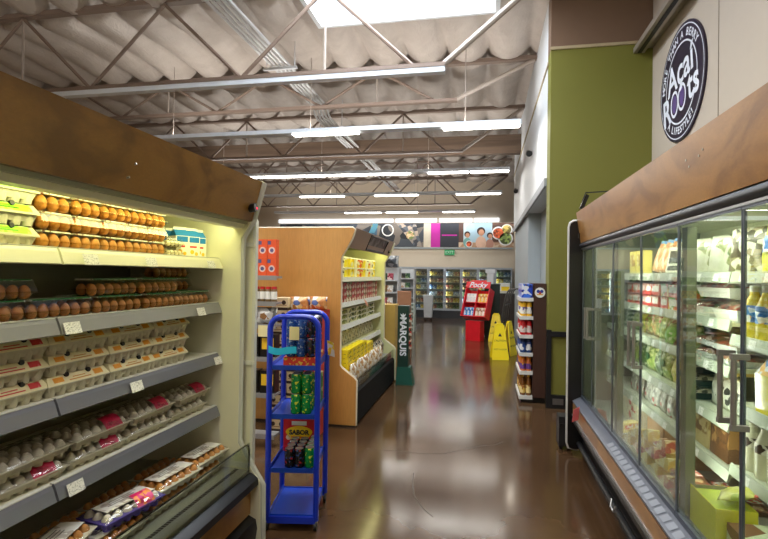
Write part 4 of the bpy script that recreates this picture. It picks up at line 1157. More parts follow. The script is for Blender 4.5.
for n, y in enumerate((2.195, 2.09, 1.985, 1.88)):
    K.put((1.11, y, ZA[2] + .001), random.uniform(-.1, .1), 'square yellow juice jug with blue shoulder label, %s from the shelf joint' % ORD[n], 'juice jugs')
K = Kind(bottle('milk_bottle', 'x', 'bottle', milk, black, printed('milk_label_print', [(240, 236, 224), (96, 60, 36), (236, 232, 220), (60, 46, 36)], 50, .4), .037, .225, .4, lz=(.45, .62)))
for n, y in enumerate((2.34, 2.25, 2.16, 2.07, 1.98)):
    K.put((1.105, y, ZA[3] + .001), random.uniform(-.6, .6), 'cream milk bottle with black cap on the lowest shelf, %s from the shelf joint' % ORD[n], 'milk bottles')
# hooked cable and clamp on top of the case end
r = thing('wire_clamp', 'black clamp and bent wire on top of the case end', 'clamp', (.95, 4.5, 2.09))
MB().tube([(.84, 4.52, 2.125), (.82, 4.52, 2.2), (.84, 4.5, 2.27), (1.2, 4.45, 2.28), (1.22, 4.45, 2.09)], .006, 6).build('bent_wire', black, r)
MB().obox((.83, 4.5, 2.19), (.03, .03, .13), Matrix.Rotation(.4, 3, 'Y')).build('clamp_jaw', black, r, bevel=.004)
# black bumper block on the floor at the case corner
r = thing('bumper_block', 'black plastic bumper block on the floor at the glass case end', 'bumper', (.72, 4.72, 0))
MB().box(.675, .80, 4.71, 4.86, .04, .30).build('block', dark, r, bevel=.02)
MB().box(.68, .79, 4.705, 4.712, .20, .24).build('groove', black, r, smooth=0)
for x in (.70, .77):
    MB().cyl((x, 4.75, .02), (x, 4.80, .02), .02, n=10).build('foot', black, r)
# round wall sign
sg = thing('round_wall_sign', 'large round dark purple sign with white lettering on the wall above glass case', 'sign', (1.855, 5.30, 3.45))
purple = mat('dark_purple_sign', (36, 24, 50), .4, var=.05); signw = mat('sign_white', (222, 226, 236), .5, var=.02)
cy, cz, RR = 5.30, 3.45, .56
def ring(mb, ra, rb, x, z0=0, n=64):
    for i in range(n):
        a, b = 2 * PI * i / n, 2 * PI * (i + 1) / n
        mb.quad((x, cy + ra * math.cos(a), cz + ra * math.sin(a)), (x, cy + rb * math.cos(a), cz + rb * math.sin(a)), (x, cy + rb * math.cos(b), cz + rb * math.sin(b)), (x, cy + ra * math.cos(b), cz + ra * math.sin(b)))
    return mb
MB().cyl((1.869, cy, cz), (1.85, cy, cz), RR, n=72).build('disc', purple, sg, smooth=0)
ring(MB(), .525, .535, 1.849).build('outer_ring', signw, sg, smooth=0)
ring(MB(), .375, .392, 1.849).build('inner_ring', signw, sg, smooth=0)
MS = lambda y, z, ang=0: frame_M((1.8485, y, z), (0, -math.cos(ang), math.sin(ang)), (0, math.sin(ang), math.cos(ang)))
text('lettering', 'Açaí', .39, signw, sg, MS(cy + .02, cz + .115, math.radians(8)), sx=.95, bold=.007)
text('lettering', 'R', .40, signw, sg, MS(cy + .36, cz - .20, math.radians(8)), sx=.9, bold=.007)
text('lettering', 'ts', .40, signw, sg, MS(cy - .30, cz - .10, math.radians(8)), sx=.9, bold=.007)
for k, (y, z) in enumerate(((cy + .155, cz - .16), (cy - .035, cz - .145))):
    mb = MB()
    for i in range(32):
        a, b = 2 * PI * i / 32, 2 * PI * (i + 1) / 32
        mb.quad((1.8485, y + .075 * math.cos(a), z + .105 * math.sin(a)), (1.8485, y + .10 * math.cos(a), z + .135 * math.sin(a)), (1.8485, y + .10 * math.cos(b), z + .135 * math.sin(b)), (1.8485, y + .075 * math.cos(b), z + .105 * math.sin(b)))
    mb.build('berry_ring', signw, sg, smooth=0)
    mb = MB()
    mb._faces([(1.8486, y + .062 * math.cos(2 * PI * i / 24), z + .09 * math.sin(2 * PI * i / 24)) for i in range(24)], [tuple(range(24))])
    mb.build('berry', mat('violet_berry', (92, 70, 130), .4), sg, smooth=0)
def arc_text(s, r, a0, a1, size, flip=False):
    for i, ch in enumerate(s):
        if ch == ' ':
            continue
        a = a0 + (a1 - a0) * i / (len(s) - 1)
        yy, zz = cy - r * math.cos(a), cz + r * math.sin(a)
        ang = (a - PI / 2) if not flip else (a + PI / 2)
        text('lettering', ch, size, signw, sg, MS(yy, zz, ang), bold=.002)
arc_text('MORE THAN A BERRY', .455, math.radians(172), math.radians(36), .10)
arc_text('A LIFESTYLE!', .455, math.radians(-130), math.radians(-52), .10, True)
# ================================================================== second open case, with tan end panel
tan = wood('tan_laminate', (196, 140, 68), (212, 158, 84), .8, .45, (1.6, 1, .18), .2, .1)
C0, C1 = 4.90, 7.20
oc = thing('produce_display_case', 'open refrigerated case with tan end panel and brown canopy in the middle of the store', 'refrigerated case', (-1.8, 6.0, 0))
lit = mat('case_lit_enamel', (228, 228, 180), .4, var=.03)
pr2 = [(-2.36, 2.02), (-1.31, 2.02), (-1.285, 2.0), (-1.315, 1.91), (-1.37, 1.81), (-1.425, 1.72), (-1.425, .62), (-1.40, .59), (-1.275, .50), (-1.25, .47), (-1.25, .02), (-2.36, .02)]
pe = MB().prism(pr2, 'y', C0, C0 + .04).build('end_panel', tan, oc, smooth=0)
MB().tube([(x, C0 + .02, z) for x, z in pr2[:-1]] , .013, 6).build('edge_trim', mat('pale_edge_trim', (222, 214, 192), .4), pe)
MB().box(-2.34, -1.255, C0 + .003, C0 + .04, -.0, .02).build('foot_strip', dark, pe, smooth=0)
pf = MB().prism(pr2, 'y', C1 - .04, C1).build('end_panel', lit, oc, smooth=0)
MB().tube([(x, C1 - .02, z) for x, z in pr2[1:-1]], .013, 6).build('edge_trim', mat('pale_edge_trim', (222, 214, 192), .4), pf)
MB().box(-2.36, -2.28, C0 + .04, C1 - .04, .1, 2.0).build('back_panel', lit, oc, smooth=0)
can2 = mat('brown_canopy', (168, 142, 126), .45, var=.05)
cf = MB().prism([(-1.285, 2.02), (-1.31, 2.02), (-1.395, 1.83), (-1.37, 1.82)], 'y', C0 + .04, C1 - .04).build('canopy_front', can2, oc, smooth=0)
MB().box(-2.3, -1.31, C0 + .04, C1 - .04, 1.985, 2.02).build('canopy_top', can2, oc, smooth=0)
MB().box(-2.3, -1.41, C0 + .04, C1 - .04, 1.90, 1.985).build('canopy_lining', mat('case_lining2', (110, 108, 74), .5, var=.03), oc, smooth=0)
q = lambda y, t, o: (-1.285 - .09 * t + o, y, 2.02 - .2 * t + o * .45)
MB().quad(q(5.70, .12, .004), q(6.72, .12, .004), q(6.72, .9, .004), q(5.70, .9, .004)).build('picture', printed('dark_picture_print', [(52, 54, 58), (84, 88, 92), (40, 42, 46), (120, 124, 126)], 12, .35), cf, smooth=0)
MB().tube([q(5.70, .12, .006), q(6.72, .12, .006), q(6.72, .9, .006), q(5.70, .9, .006)], .012, 6, closed=True).build('picture_frame', black, cf)
MB().cyl((-1.37, 7.05, 1.87), (-1.33, 7.05, 1.88), .022, n=12).build('sensor_knob', black, oc)
MB().cyl((-1.46, C0 + .1, 1.885), (-1.46, C1 - .1, 1.885), .013, n=8).build('lamp_tube', emit('warm_case_tube', (255, 250, 150), 9.0), oc)
a = bpy.data.lights.new('case_glow', 'AREA'); a.shape = 'RECTANGLE'; a.size = .05; a.size_y = 2.1; a.energy = EGGP * .6; a.color = (1.0, .98, .48)
lo = bpy.data.objects.new('case_glow', a); COL.objects.link(lo); lo.location = (-1.45, 6.05, 1.86); lo.rotation_euler = (0, math.radians(20), 0)
MB().box(-2.3, -1.30, C0 + .04, C1 - .04, 0.0, .36).build('base', mat('matte_black', (10, 10, 10), .7, spec=.2), oc, smooth=0)
MB().prism([(-1.30, .36), (-1.262, .33), (-1.255, .02), (-1.30, .02)], 'y', C0 + .04, C1 - .04).build('base_front', mat('matte_black', (10, 10, 10), .7, spec=.2), oc, smooth=0)
MB().box(-1.285, -1.275, C0 + .04, C1 - .04, .36, .46).build('riser', clear('riser_acrylic', (228, 232, 226)), oc, smooth=0)
MB().box(-2.28, -1.29, C0 + .04, C1 - .04, .36, .40).build('deck_pan', grey_lip, oc, smooth=0)
Z2 = [1.51, 1.235, .99, .735]
for k, z in enumerate(Z2):
    s = MB().box(-2.28, -1.49, C0 + .045, C1 - .045, z - .018, z).build('shelf', lit, oc, smooth=0)
    MB().prism([(-1.49, z + .006), (-1.474, z + .006), (-1.462, z - .045), (-1.49, z - .03)], 'y', C0 + .045, C1 - .045).build('price_rail', creamwhite, s, smooth=0)
    y = 5.0
    while y < 7.1:
        MB().quad((-1.4715, y, z - .004), (-1.4625, y, z - .038), (-1.4625, y + .07, z - .038), (-1.4715, y + .07, z - .004)).build('price_tag', tagm, s, smooth=0)
        y += .2
MB().quad((-1.47, 6.1, 1.24), (-1.455, 6.14, 1.17), (-1.44, 6.24, 1.13), (-1.455, 6.2, 1.2)).build('paper_slip', mat('salmon_slip', (232, 170, 140), .7), oc, smooth=0)
tubw = printed('tub_white_print', [(236, 232, 200), (240, 238, 210), (60, 60, 50), (238, 234, 204)], 24, .4)
tuby = printed('tub_yellow_print', [(240, 216, 40), (244, 226, 70), (236, 232, 200), (238, 210, 30)], 24, .4)
tubo = printed('tub_orange_print', [(226, 110, 50), (238, 200, 60), (236, 228, 200)], 24, .4)
def tub(label, m, r0, h):
    r = thing('food_tub', label, 'food tub')
    MB().lathe([(r0 * .86, 0), (r0 * .98, h * .86)], n=14).build('tub_body', m, r, world=False)
    MB().lathe([(r0 * 1.03, h * .86), (r0 * 1.03, h * .98), (r0 * .9, h)], n=14).build('lid', whitec, r, world=False)
    return r
KT = {c: Kind(tub('x', m, .065, .115)) for c, m in (('white', tubw), ('yellow', tuby), ('orange', tubo))}
FX2 = -1.575
n = 0
seq = ['white', 'white', 'white', 'yellow', 'yellow', 'yellow', 'white', 'orange', 'orange', 'yellow', 'white', 'orange', 'white', 'yellow']
for n, c in enumerate(seq):
    for k in range(2):
        KT[c].put((FX2, 5.04 + .145 * n, Z2[0] + .001 + .1155 * k), n, '%s food tub, %s of two stacked, %s along the top shelf of brown-canopied case' % (c, LAY3[2 * k], (ORD + ['thirteenth', 'fourteenth'])[n]), 'food tubs on top shelf')
cupm = {'red': printed('red_cup_print', [(196, 50, 44), (226, 210, 190), (180, 40, 40), (210, 90, 60)], 30, .4), 'green': printed('green_cup_print', [(70, 130, 60), (226, 220, 190), (180, 60, 50)], 30, .4), 'brown': printed('brown_cup_print', [(140, 90, 60), (220, 190, 160), (190, 70, 60)], 30, .4)}
KC = {c: Kind(carton('dip_carton', 'x', 'food pack', m, .10, .09, .072)) for c, m in cupm.items()}
seq = ['red', 'red', 'brown', 'red', 'green', 'green', 'red', 'brown', 'red', 'brown', 'red', 'green', 'brown', 'red', 'red', 'brown', 'green', 'red']
NUM = ORD + ['thirteenth', 'fourteenth', 'fifteenth', 'sixteenth', 'seventeenth', 'eighteenth']
for n, c in enumerate(seq):
    for k in range(3):
        KC[c].put((FX2 + .02, 5.02 + .117 * n, Z2[1] + .001 + .0725 * k), PI / 2, '%s dip carton, %s of its stack, %s stack along second shelf of brown-canopied case' % (c, LAY3[k], NUM[n]), 'dip cartons on second shelf')
K = Kind(tub('x', printed('olive_tub_print', [(200, 196, 150), (150, 156, 90), (90, 100, 60), (222, 218, 180)], 26, .4), .08, .055))
for n in range(11):
    for k in range(3):
        K.put((FX2 - .005, 5.06 + .18 * n, Z2[2] + .001 + .0555 * k), n * 1.3, 'flat olive green tub, %s of its stack, %s stack on third shelf of brown-canopied case' % (LAY3[k], NUM[n]), 'flat tubs on third shelf')
K = Kind(bag('pasta_bag', 'x', 'food bag', printed('pale_pasta_print', [(214, 206, 170), (196, 190, 150), (150, 146, 110), (226, 222, 196)], 40, .3, bump=.4), .17, .17, .07, 5))
for n in range(11):
    K.put((FX2 + .005, 5.05 + .19 * n, Z2[3] + .001), (math.radians(-12), 0, PI / 2 + .1 * math.sin(n * 3)), 'pale pasta bag leaning on the lowest shelf of brown-canopied case, %s along' % NUM[n], 'pasta bags')
K = Kind(carton('yellow_food_pack', 'x', 'food pack', printed('yellow_pack_print', [(246, 220, 20), (248, 226, 40), (60, 50, 20), (244, 214, 10)], 46, .35), .16, .095, .045))
for n in range(7):
    for k in range(8 - (n > 4)):
        K.put((-1.407, 5.05 + .17 * n, .401 + .0455 * k), PI / 2 + random.uniform(-.08, .08), 'bright yellow food pack, %s layer of %s stack on the deck of brown-canopied case' % (ORD[k], ORD[n]), 'yellow packs on the deck')
K = Kind(bag('bread_roll_bag', 'x', 'food bag', printed('roll_bag_print', [(226, 214, 190), (196, 160, 110), (240, 236, 226), (170, 130, 84)], 34, .25, bump=.4), .20, .22, .07, 9))
for n in range(8):
    K.put((-1.32, 5.06 + .2 * n, .402), (math.radians(-2), 0, PI / 2 + .2 * math.sin(n * 2.1)), 'clear bag of bread rolls at the deck front of brown-canopied case, %s along' % NUM[n], 'bread roll bags')
K = Kind(bag('dark_food_bag', 'x', 'food bag', printed('dark_bag_print', [(60, 58, 54), (140, 120, 90), (40, 40, 40), (200, 190, 170)], 34, .3, bump=.4), .18, .24, .09, 19))
for n in range(4):
    K.put((-1.415, 6.36 + .2 * n, .402), (math.radians(-6), 0, PI / 2), 'dark food bag behind the roll bags, %s past the yellow packs' % ORD[n], 'dark food bags')

# ------------------------------------------------------------------ metal shelf bay beside the tan panel, seen past the egg case
gb = thing('shelf_bay', 'shallow grey metal shelf bay with orange boxes between egg case and tan panel', 'shelves', (-2.3, 4.3, 0))
for x in (-2.75, -2.15):
    MB().box(x - .015, x + .015, 4.262, 4.292, 0, 1.97).build('upright', creamwhite, gb, smooth=0)
GZ = [1.52, 1.29, 1.09, .80, .48, .12]
for z in GZ:
    s = MB().box(-2.76, -1.79, 4.14, 4.26, z - .02, z).build('shelf', grey_lip, gb, smooth=0)
    MB().box(-2.76, -1.79, 4.125, 4.14, z - .035, z + .005).build('price_rail', grey_lip, s, smooth=0)
def soda():
    r = thing('baking_soda_box', 'x', 'box')
    MB().box(-.042, .042, -.03, .03, 0, .162).build('box', mat('bright_orange_card', (226, 84, 34), .5), r, world=False, bevel=.0015, smooth=0)
    MB().cyl((0, -.03, .065), (0, -.0308, .065), .03, n=20).build('round_mark', mat('pale_round_mark', (226, 196, 190), .5), r, world=False)
    MB().cyl((0, -.0308, .065), (0, -.0314, .065), .017, n=16).build('mark_centre', mat('dull_blue_mark', (86, 84, 130), .5), r, world=False)
    MB().box(-.04, -.01, -.0308, -.03, .115, .148).build('blue_corner', mat('dull_blue_mark', (86, 84, 130), .5), r, world=False, smooth=0)
    return r
K = Kind(soda())
for n in range(6):
    for k in range(2):
        K.put((-1.842 - .088 * n, 4.172, GZ[0] + .001 + .1625 * k), 0, 'orange baking soda box on the metal shelf, %s row, %s from the shelf end' % ('upper' if k else 'lower', ORD[n]), 'orange baking soda boxes')
K = Kind(jar('spice_jar', 'x', 'jar', mat('spice_brown', (120, 96, 60), .3, coat=.5), mat('red_lid', (196, 30, 34), .4), white, .026, .135))
for n in range(10):
    K.put((-1.825 - .055 * n, 4.17, GZ[1] + .001), n, 'spice jar with red lid on second metal shelf, %s from the shelf end' % ORD[n], 'spice jars')
K = Kind(bag('bread_bag', 'x', 'food bag', printed('silver_bread_print', [(196, 196, 196), (226, 226, 224), (150, 110, 70), (120, 120, 122)], 22, .25, bump=.3), .2, .15, .09, 23))
for n in range(3):
    K.put((-1.90 - .22 * n, 4.195, GZ[2] + .001), 0, 'silver and brown bread bag on the third metal shelf, %s from the shelf end' % ORD[n], 'silver bread bags')
K = Kind(carton('black_yellow_box', 'x', 'box', black, .14, .1, .2, lab=mat('yellow_band', (232, 190, 40), .5)))
for n in range(4):
    K.put((-1.87 - .16 * n, 4.20, GZ[3] + .001), 0, 'black box with yellow band on the fourth metal shelf, %s from the shelf end' % ORD[n], 'black and yellow boxes')
for n in range(4):
    K.put((-1.87 - .16 * n, 4.20, GZ[4] + .001), 0, 'black box with yellow band on the fifth metal shelf, %s from the shelf end' % ORD[n], 'black and yellow boxes')
MB().box(-1.95, -1.84, 4.120, 4.1245, .985, 1.085).build('paper_sign', mat('pale_yellow_card', (236, 226, 170), .6), gb, smooth=0)
# boxes of coffee stacked on the floor beside it
coffee = printed('coffee_box_print', [(226, 206, 166), (222, 200, 158), (60, 40, 30), (228, 210, 172), (150, 100, 60)], 13, .55)
def cbox():
    r = thing('coffee_box', 'x', 'box')
    MB().box(-.085, .085, -.12, .12, 0, .118).build('box', mat('cream_card', (226, 206, 166), .6), r, world=False, bevel=.002, smooth=0)
    MB().box(-.086, .086, -.121, .121, .0, .026).build('dark_band', mat('dark_brown_band', (58, 38, 28), .6), r, world=False, smooth=0)
    for x in (-.045, .04):
        MB().cyl((x, -.12, .075), (x, -.1212, .075), .022, n=14).build('cup_picture', mat('dark_brown_band', (58, 38, 28), .6), r, world=False)
    MB().box(-.07, .07, -.1215, -.12, .046, .052).build('print_line', mat('brown_line', (150, 100, 60), .6), r, world=False, smooth=0)
    return r
K = Kind(cbox())
for j, x in enumerate((-1.955, -1.78)):
    for k in range(11 if j == 0 else 10):
        K.put((x + random.uniform(-.006, .006), 4.72, .001 + .1185 * k), random.uniform(-.03, .03), 'cream coffee box, %s from the floor, in the stack %s' % (NUM[k], 'touching metal shelves' if j == 0 else 'behind the blue cart'), 'coffee boxes')
K = Kind(bag('bread_bag', 'x', 'food bag', printed('bun_bag_print', [(196, 130, 70), (226, 190, 140), (240, 236, 230), (90, 110, 170), (210, 150, 90)], 22, .3, bump=.3), .19, .13, .1, 27))
K.put((-1.78, 4.68, 1.188), .1, 'bag of buns lying on the coffee boxes behind the blue cart')
rb = Kind(carton('red_case', 'x', 'box', mat('red_case_card', (190, 52, 40), .6), .17, .24, .198, lab=printed('red_case_print', [(190, 52, 40), (236, 190, 60), (226, 216, 200), (60, 90, 160)], 24, .5)))
for k in range(6):
    rb.put((-1.605, 4.72, .001 + .1985 * k), random.uniform(-.03, .03), 'red shipping case stacked at the tan panel, %s from the floor' % ORD[k], 'red cases')
K.put((-1.585, 4.68, 1.193), -.1, 'bag of buns lying on the red cases by the tan panel')

# ------------------------------------------------------------------ blue stocking cart
bl = mat('blue_powder_coat', (18, 52, 196), .35, var=.04, coat=.3)
bld = mat('blue_shelf_metal', (28, 74, 190), .3, .3, var=.08)
ct = thing('stocking_cart', 'tall narrow blue metal stocking cart with four shelves of cans at the egg case end', 'cart', (-1.155, 3.06, 0), math.radians(10))
W, D, HT = .147, .195, 1.285
def hoop(y, rad=.075):
    pts = [(-W, y, .06), (-W, y, HT - rad)]
    pts += [(-W + rad - rad * math.cos(t), y, HT - rad + rad * math.sin(t)) for t in [PI / 2 * i / 6 for i in range(1, 7)]]
    pts += [(W - rad + rad * math.sin(t), y, HT - rad + rad * math.cos(t)) for t in [PI / 2 * i / 6 for i in range(0, 7)]]
    pts += [(W, y, .06)]
    return MB().tube(pts, .0175, 10)
hoop(-D).build('frame', bl, ct, world=False)
hoop(D).build('frame', bl, ct, world=False)
CZ = [.985, .69, .365, .09]
for z in CZ:
    MB().box(-W + .012, W - .012, -D, D, z - .004, z).box(-W + .01, W - .01, -D - .002, -D + .004, z - .022, z + .006).box(-W + .01, W - .01, D - .004, D + .002, z - .022, z + .006).box(-W + .008, -W + .014, -D, D, z - .022, z + .02).box(W - .014, W - .008, -D, D, z - .022, z + .02).build('shelf', bld, ct, world=False, smooth=0)
MB().box(-W, W, -D - .015, -D + .015, .045, .085).build('front_bar', bl, ct, world=False, bevel=.004)
MB().box(-W, W, D - .015, D + .015, .045, .085).build('rear_bar', bl, ct, world=False, bevel=.004)
for x in (-W, W):
    for y in (-D, D):
        c = MB().box(x - .012, x + .012, y - .012, y + .012, .05, .07).build('caster', chrome, ct, world=False, smooth=0)
        MB().cyl((x - .009, y, .026), (x + .009, y, .026), .026, n=16).build('wheel', dark, c, world=False)
MB().grid(lambda u, v: (-W - .004 + .17 * u, -D - .02 - .006 * math.sin(u * 9), 1.098 - .042 * v + .014 * (1 - u) - .010 * math.sin(u * 5)), 16, 3).build('cyan_tape', mat('cyan_tape', (40, 190, 236), .5), ct, world=False, smooth=180)
MB().box(-.03, .03, -D - .004, -D - .001, 1.145, 1.225).build('price_card', mat('pale_yellow_card', (236, 226, 170), .6), ct, world=False, smooth=0)
MB()._faces([(W + .004, D - .03, 1.10), (W + .052, D - .06, 1.085), (W + .062, D - .06, .99), (W + .012, D - .03, 1.0), (W + .004, D - .0285, 1.10), (W + .052, D - .0585, 1.085), (W + .062, D - .0585, .99), (W + .012, D - .0285, 1.0)], [(0, 1, 2, 3), (7, 6, 5, 4), (0, 4, 5, 1), (1, 5, 6, 2), (2, 6, 7, 3), (3, 7, 4, 0)]).build('hanging_tag', printed('tag_yellow_print', [(240, 238, 226), (240, 214, 60), (240, 238, 226)], 26, .5), ct, world=False, smooth=0)
Mct = ct.matrix_basis.copy()
def oncart(K, x, y, z, label, group=None, rz=0.0):
    p = Mct @ Vector((x, y, z))
    return K.put(tuple(p), math.radians(10) + rz, label, group)
canb = printed('blue_can_print', [(34, 74, 150), (40, 84, 160), (44, 90, 166), (150, 170, 196), (30, 64, 140), (36, 76, 150)], 110, .25, metal=.3)
cang = printed('green_can_print', [(10, 130, 60), (14, 140, 66), (10, 120, 54), (12, 128, 58), (190, 200, 60), (12, 134, 60), (10, 124, 56)], 90, .25, metal=.2)
cank = printed('black_can_print', [(20, 20, 24), (26, 26, 30), (18, 18, 22), (150, 40, 50), (20, 20, 24), (50, 70, 120), (22, 22, 26), (18, 18, 20)], 90, .25, metal=.2)
canr = printed('red_can_print', [(180, 30, 36), (200, 50, 50), (230, 220, 210), (150, 24, 30)], 75, .25, metal=.2)
KA = Kind(carton('red_can_tray', 'x', 'box', printed('red_tray_print', [(206, 52, 34), (214, 60, 40), (200, 48, 32), (220, 190, 60), (206, 52, 34), (210, 54, 36)], 90, .5), .20, .34, .05))
oncart(KA, .03, 0, CZ[0] + .001, 'red cardboard tray under the blue cans on top cart shelf')
KB_ = Kind(can('drink_can', 'x', 'can', canb, .029, .115)); KK_ = Kind(can('drink_can', 'x', 'can', cank, .029, .115))
KG_ = Kind(can('drink_can', 'x', 'can', cang, .032, .122)); KR_ = Kind(can('drink_can', 'x', 'can', canr, .028, .10))
for i in range(3):
    for j in range(5):
        for k in range(2):
            blue = i < 2
            oncart(KB_ if blue else KK_, -.03 + .062 * i, -.14 + .064 * j, CZ[0] + .052 + .1155 * k,
                   '%s can, top cart shelf, %s layer, %s column, %s row from front' % ('blue' if blue else 'black', 'upper' if k else 'lower', ORD[i] if blue else 'last', ORD[j]), 'cans on the top cart shelf', i + j)
for i in range(2):
    for j in range(2):
        for k in range(2):
            oncart(KG_, .008 + .066 * i, -.15 + .066 * j, CZ[1] + .001 + .1225 * k, 'green can, second cart shelf, %s layer, %s column, %s row from front' % ('upper' if k else 'lower', ORD[i], ORD[j]), 'green cans on the second cart shelf', i)
for i in range(2):
    for j in range(2):
        for k in range(2):
            oncart(KR_, -.03 + .059 * i, .05 + .06 * j, CZ[1] + .001 + .1005 * k, 'small red can behind green cans, %s layer, %s column, %s row' % ('upper' if k else 'lower', ORD[i], ORD[j]), 'red cans on the second cart shelf', j)
KX = Kind(carton('green_drink_box', 'x', 'box', printed('green_box_print', [(60, 140, 40), (90, 160, 60), (40, 110, 40), (220, 220, 160)], 24, .5), .055, .16, .10))
oncart(KX, .10, .09, CZ[1] + .001, 'green drink box at the side of the second cart shelf')
oncart(KX, .10, .09, CZ[1] + .102, 'green drink box lying on another green box on cart')
for i in range(2):
    for j in range(4):
        oncart(KK_, -.026 + .061 * i, -.155 + .062 * j, CZ[2] + .001, 'black drink can, third cart shelf, %s column, %s row from front' % (ORD[i], ORD[j]), 'black cans on the third cart shelf', i + j)
for j in range(4):
    oncart(KG_, .099, -.15 + .066 * j, CZ[2] + .001, 'green can beside the black cans on third cart shelf, %s from front' % ORD[j], 'green cans on the third cart shelf', j)
# red snack box
p = Mct @ Vector((-.02, .145, CZ[2] + .001))
r = thing('red_snack_box', 'red box with yellow patch and dark lettering at the back of third cart shelf', 'box', tuple(p), math.radians(10))
MB().box(-.105, .105, -.03, .03, 0, .215).build('box', mat('red_snack_card', (214, 24, 34), .4), r, world=False, bevel=.002, smooth=0)
mb = MB(); mb._faces([(.085 * math.cos(t) * (1 + .12 * math.sin(3 * t)), -.0306, .115 + .052 * math.sin(t)) for t in [2 * PI * i / 28 for i in range(28)]], [tuple(range(28))])
mb.build('yellow_patch', mat('yellow_patch', (250, 206, 20), .4), r, world=False, smooth=0)
MB().box(-.05, .05, -.0309, -.03, .17, .197).build('white_label', white, r, world=False, smooth=0)
def face_text(par, s, size, m, x, z, y, bold=.002, rot=0.0):
    B = par.matrix_basis
    o = B @ Vector((x, y, z)); xd = (B.to_3x3() @ Vector((math.cos(rot), 0, math.sin(rot)))); yd = (B.to_3x3() @ Vector((-math.sin(rot), 0, math.cos(rot))))
    return text('lettering', s, size, m, par, frame_M(o, xd, yd), bold=bold)
face_text(r, 'SABOR', .042, mat('ink_black', (40, 38, 40), .7), 0, .122, -.0312)
MB().box(-.05, .05, -.0309, -.03, .088, .096).build('print_line', mat('red_line', (200, 60, 20), .5), r, world=False, smooth=0)
for x, z, c in ((-.07, .09, (240, 220, 190)), (-.06, .04, (40, 70, 150)), (.0, .045, (200, 130, 60)), (.06, .035, (240, 230, 210))):
    MB().cyl((x, -.03, z), (x, -.0306, z), .017, n=16).build('printed_picture', mat('pic_%d_%d_%d' % c, c, .5), r, world=False)
# carton and basket seen through the cart
K = Kind(bag('bun_bag', 'x', 'food bag', printed('bun_bag_print', [(196, 130, 70)], 22), .16, .12, .09, 33))
K.put((-1.68, 4.78, 1.193), -.1, 'small bag of buns between two bread bags beside tan panel')
r = carton('handled_carton', 'cream carton with black handle slot on the floor behind the blue cart', 'box', mat('cream_card', (226, 206, 166), .6), .17, .2, .3)
r.location = (-1.60, 4.30, 0); r.rotation_euler = (0, 0, .1)
MB().tube([(-.04, -.102, .15), (-.04, -.102, .21), (0, -.102, .235), (.04, -.102, .21), (.04, -.102, .15)], .01, 6).build('handle', black, r, world=False)

# ------------------------------------------------------------------ dark green floor display with MARQUIS
gm = mat('dark_green_display', (18, 52, 44), .45); gm2 = mat('green_display_foot', (24, 84, 72), .45); wl = mat('sign_white', (222, 226, 236), .5)
md = thing('floor_display', 'slim dark green floor display with white MARQUIS lettering at the case end', 'display', (-1.08, 7.05, 0))
MB().box(-1.185, -1.03, 6.97, 7.15, .24, 1.11).build('column', gm, md, bevel=.004, smooth=0)
MB()._faces([(-1.20, 6.95, 0), (-.955, 6.95, 0), (-.955, 7.18, 0), (-1.20, 7.18, 0), (-1.19, 6.965, .25), (-1.0, 6.965, .25), (-1.0, 7.16, .25), (-1.19, 7.16, .25)], [(3, 2, 1, 0), (4, 5, 6, 7), (0, 1, 5, 4), (1, 2, 6, 5), (2, 3, 7, 6), (3, 0, 4, 7)]).build('foot', gm2, md, smooth=0)
text('lettering', 'MARQUIS', .125, wl, md, frame_M((-1.108, 6.9685, .68), (0, 0, -1), (1, 0, 0)), bold=.004, sx=1.02)
mk = MB()
for a in (-.6, 0, .6):
    c, s_ = math.cos(a), math.sin(a)
    pt = lambda u, v: (-1.108 + (u * s_ + v * c), 6.9685, .945 + (u * c - v * s_))
    mk._faces([pt(0, 0), pt(.03, .012), pt(.07, 0), pt(.03, -.012)], [(0, 1, 2, 3)])
mk.build('leaf_emblem', wl, md, smooth=0)
K = Kind(carton('hanging_pouch_pack', 'x', 'food pack', printed('pouch_dark_print', [(30, 40, 36), (200, 190, 170), (180, 60, 50), (40, 60, 50)], 30, .4), .035, .10, .12))
for n in range(3):
    K.put((-1.011, 7.06, .50 + .19 * n), 0, 'small pack hanging on the side of the dark green floor display, %s from the bottom' % ORD[n], 'packs on the display side')
# cartons standing behind
K = Kind(carton('tall_tan_carton', 'x', 'box', mat('ochre_card', (182, 150, 78), .7), .32, .3, .55))
for k in range(2):
    K.put((-1.44, 7.45, .001 + .5505 * k), 0, 'ochre carton past the far end of brown-canopied case, %s of two' % LAY3[2 * k], 'ochre cartons')
K = Kind(carton('brown_carton', 'x', 'box', mat('brown_card', (150, 104, 74), .7), .26, .26, .31))
for k in range(4):
    K.put((-1.46, 9.3, .001 + .3105 * k), .05 * k, 'brown carton in the stack in front of far shelves, %s from the floor' % ORD[k], 'brown carton stack')
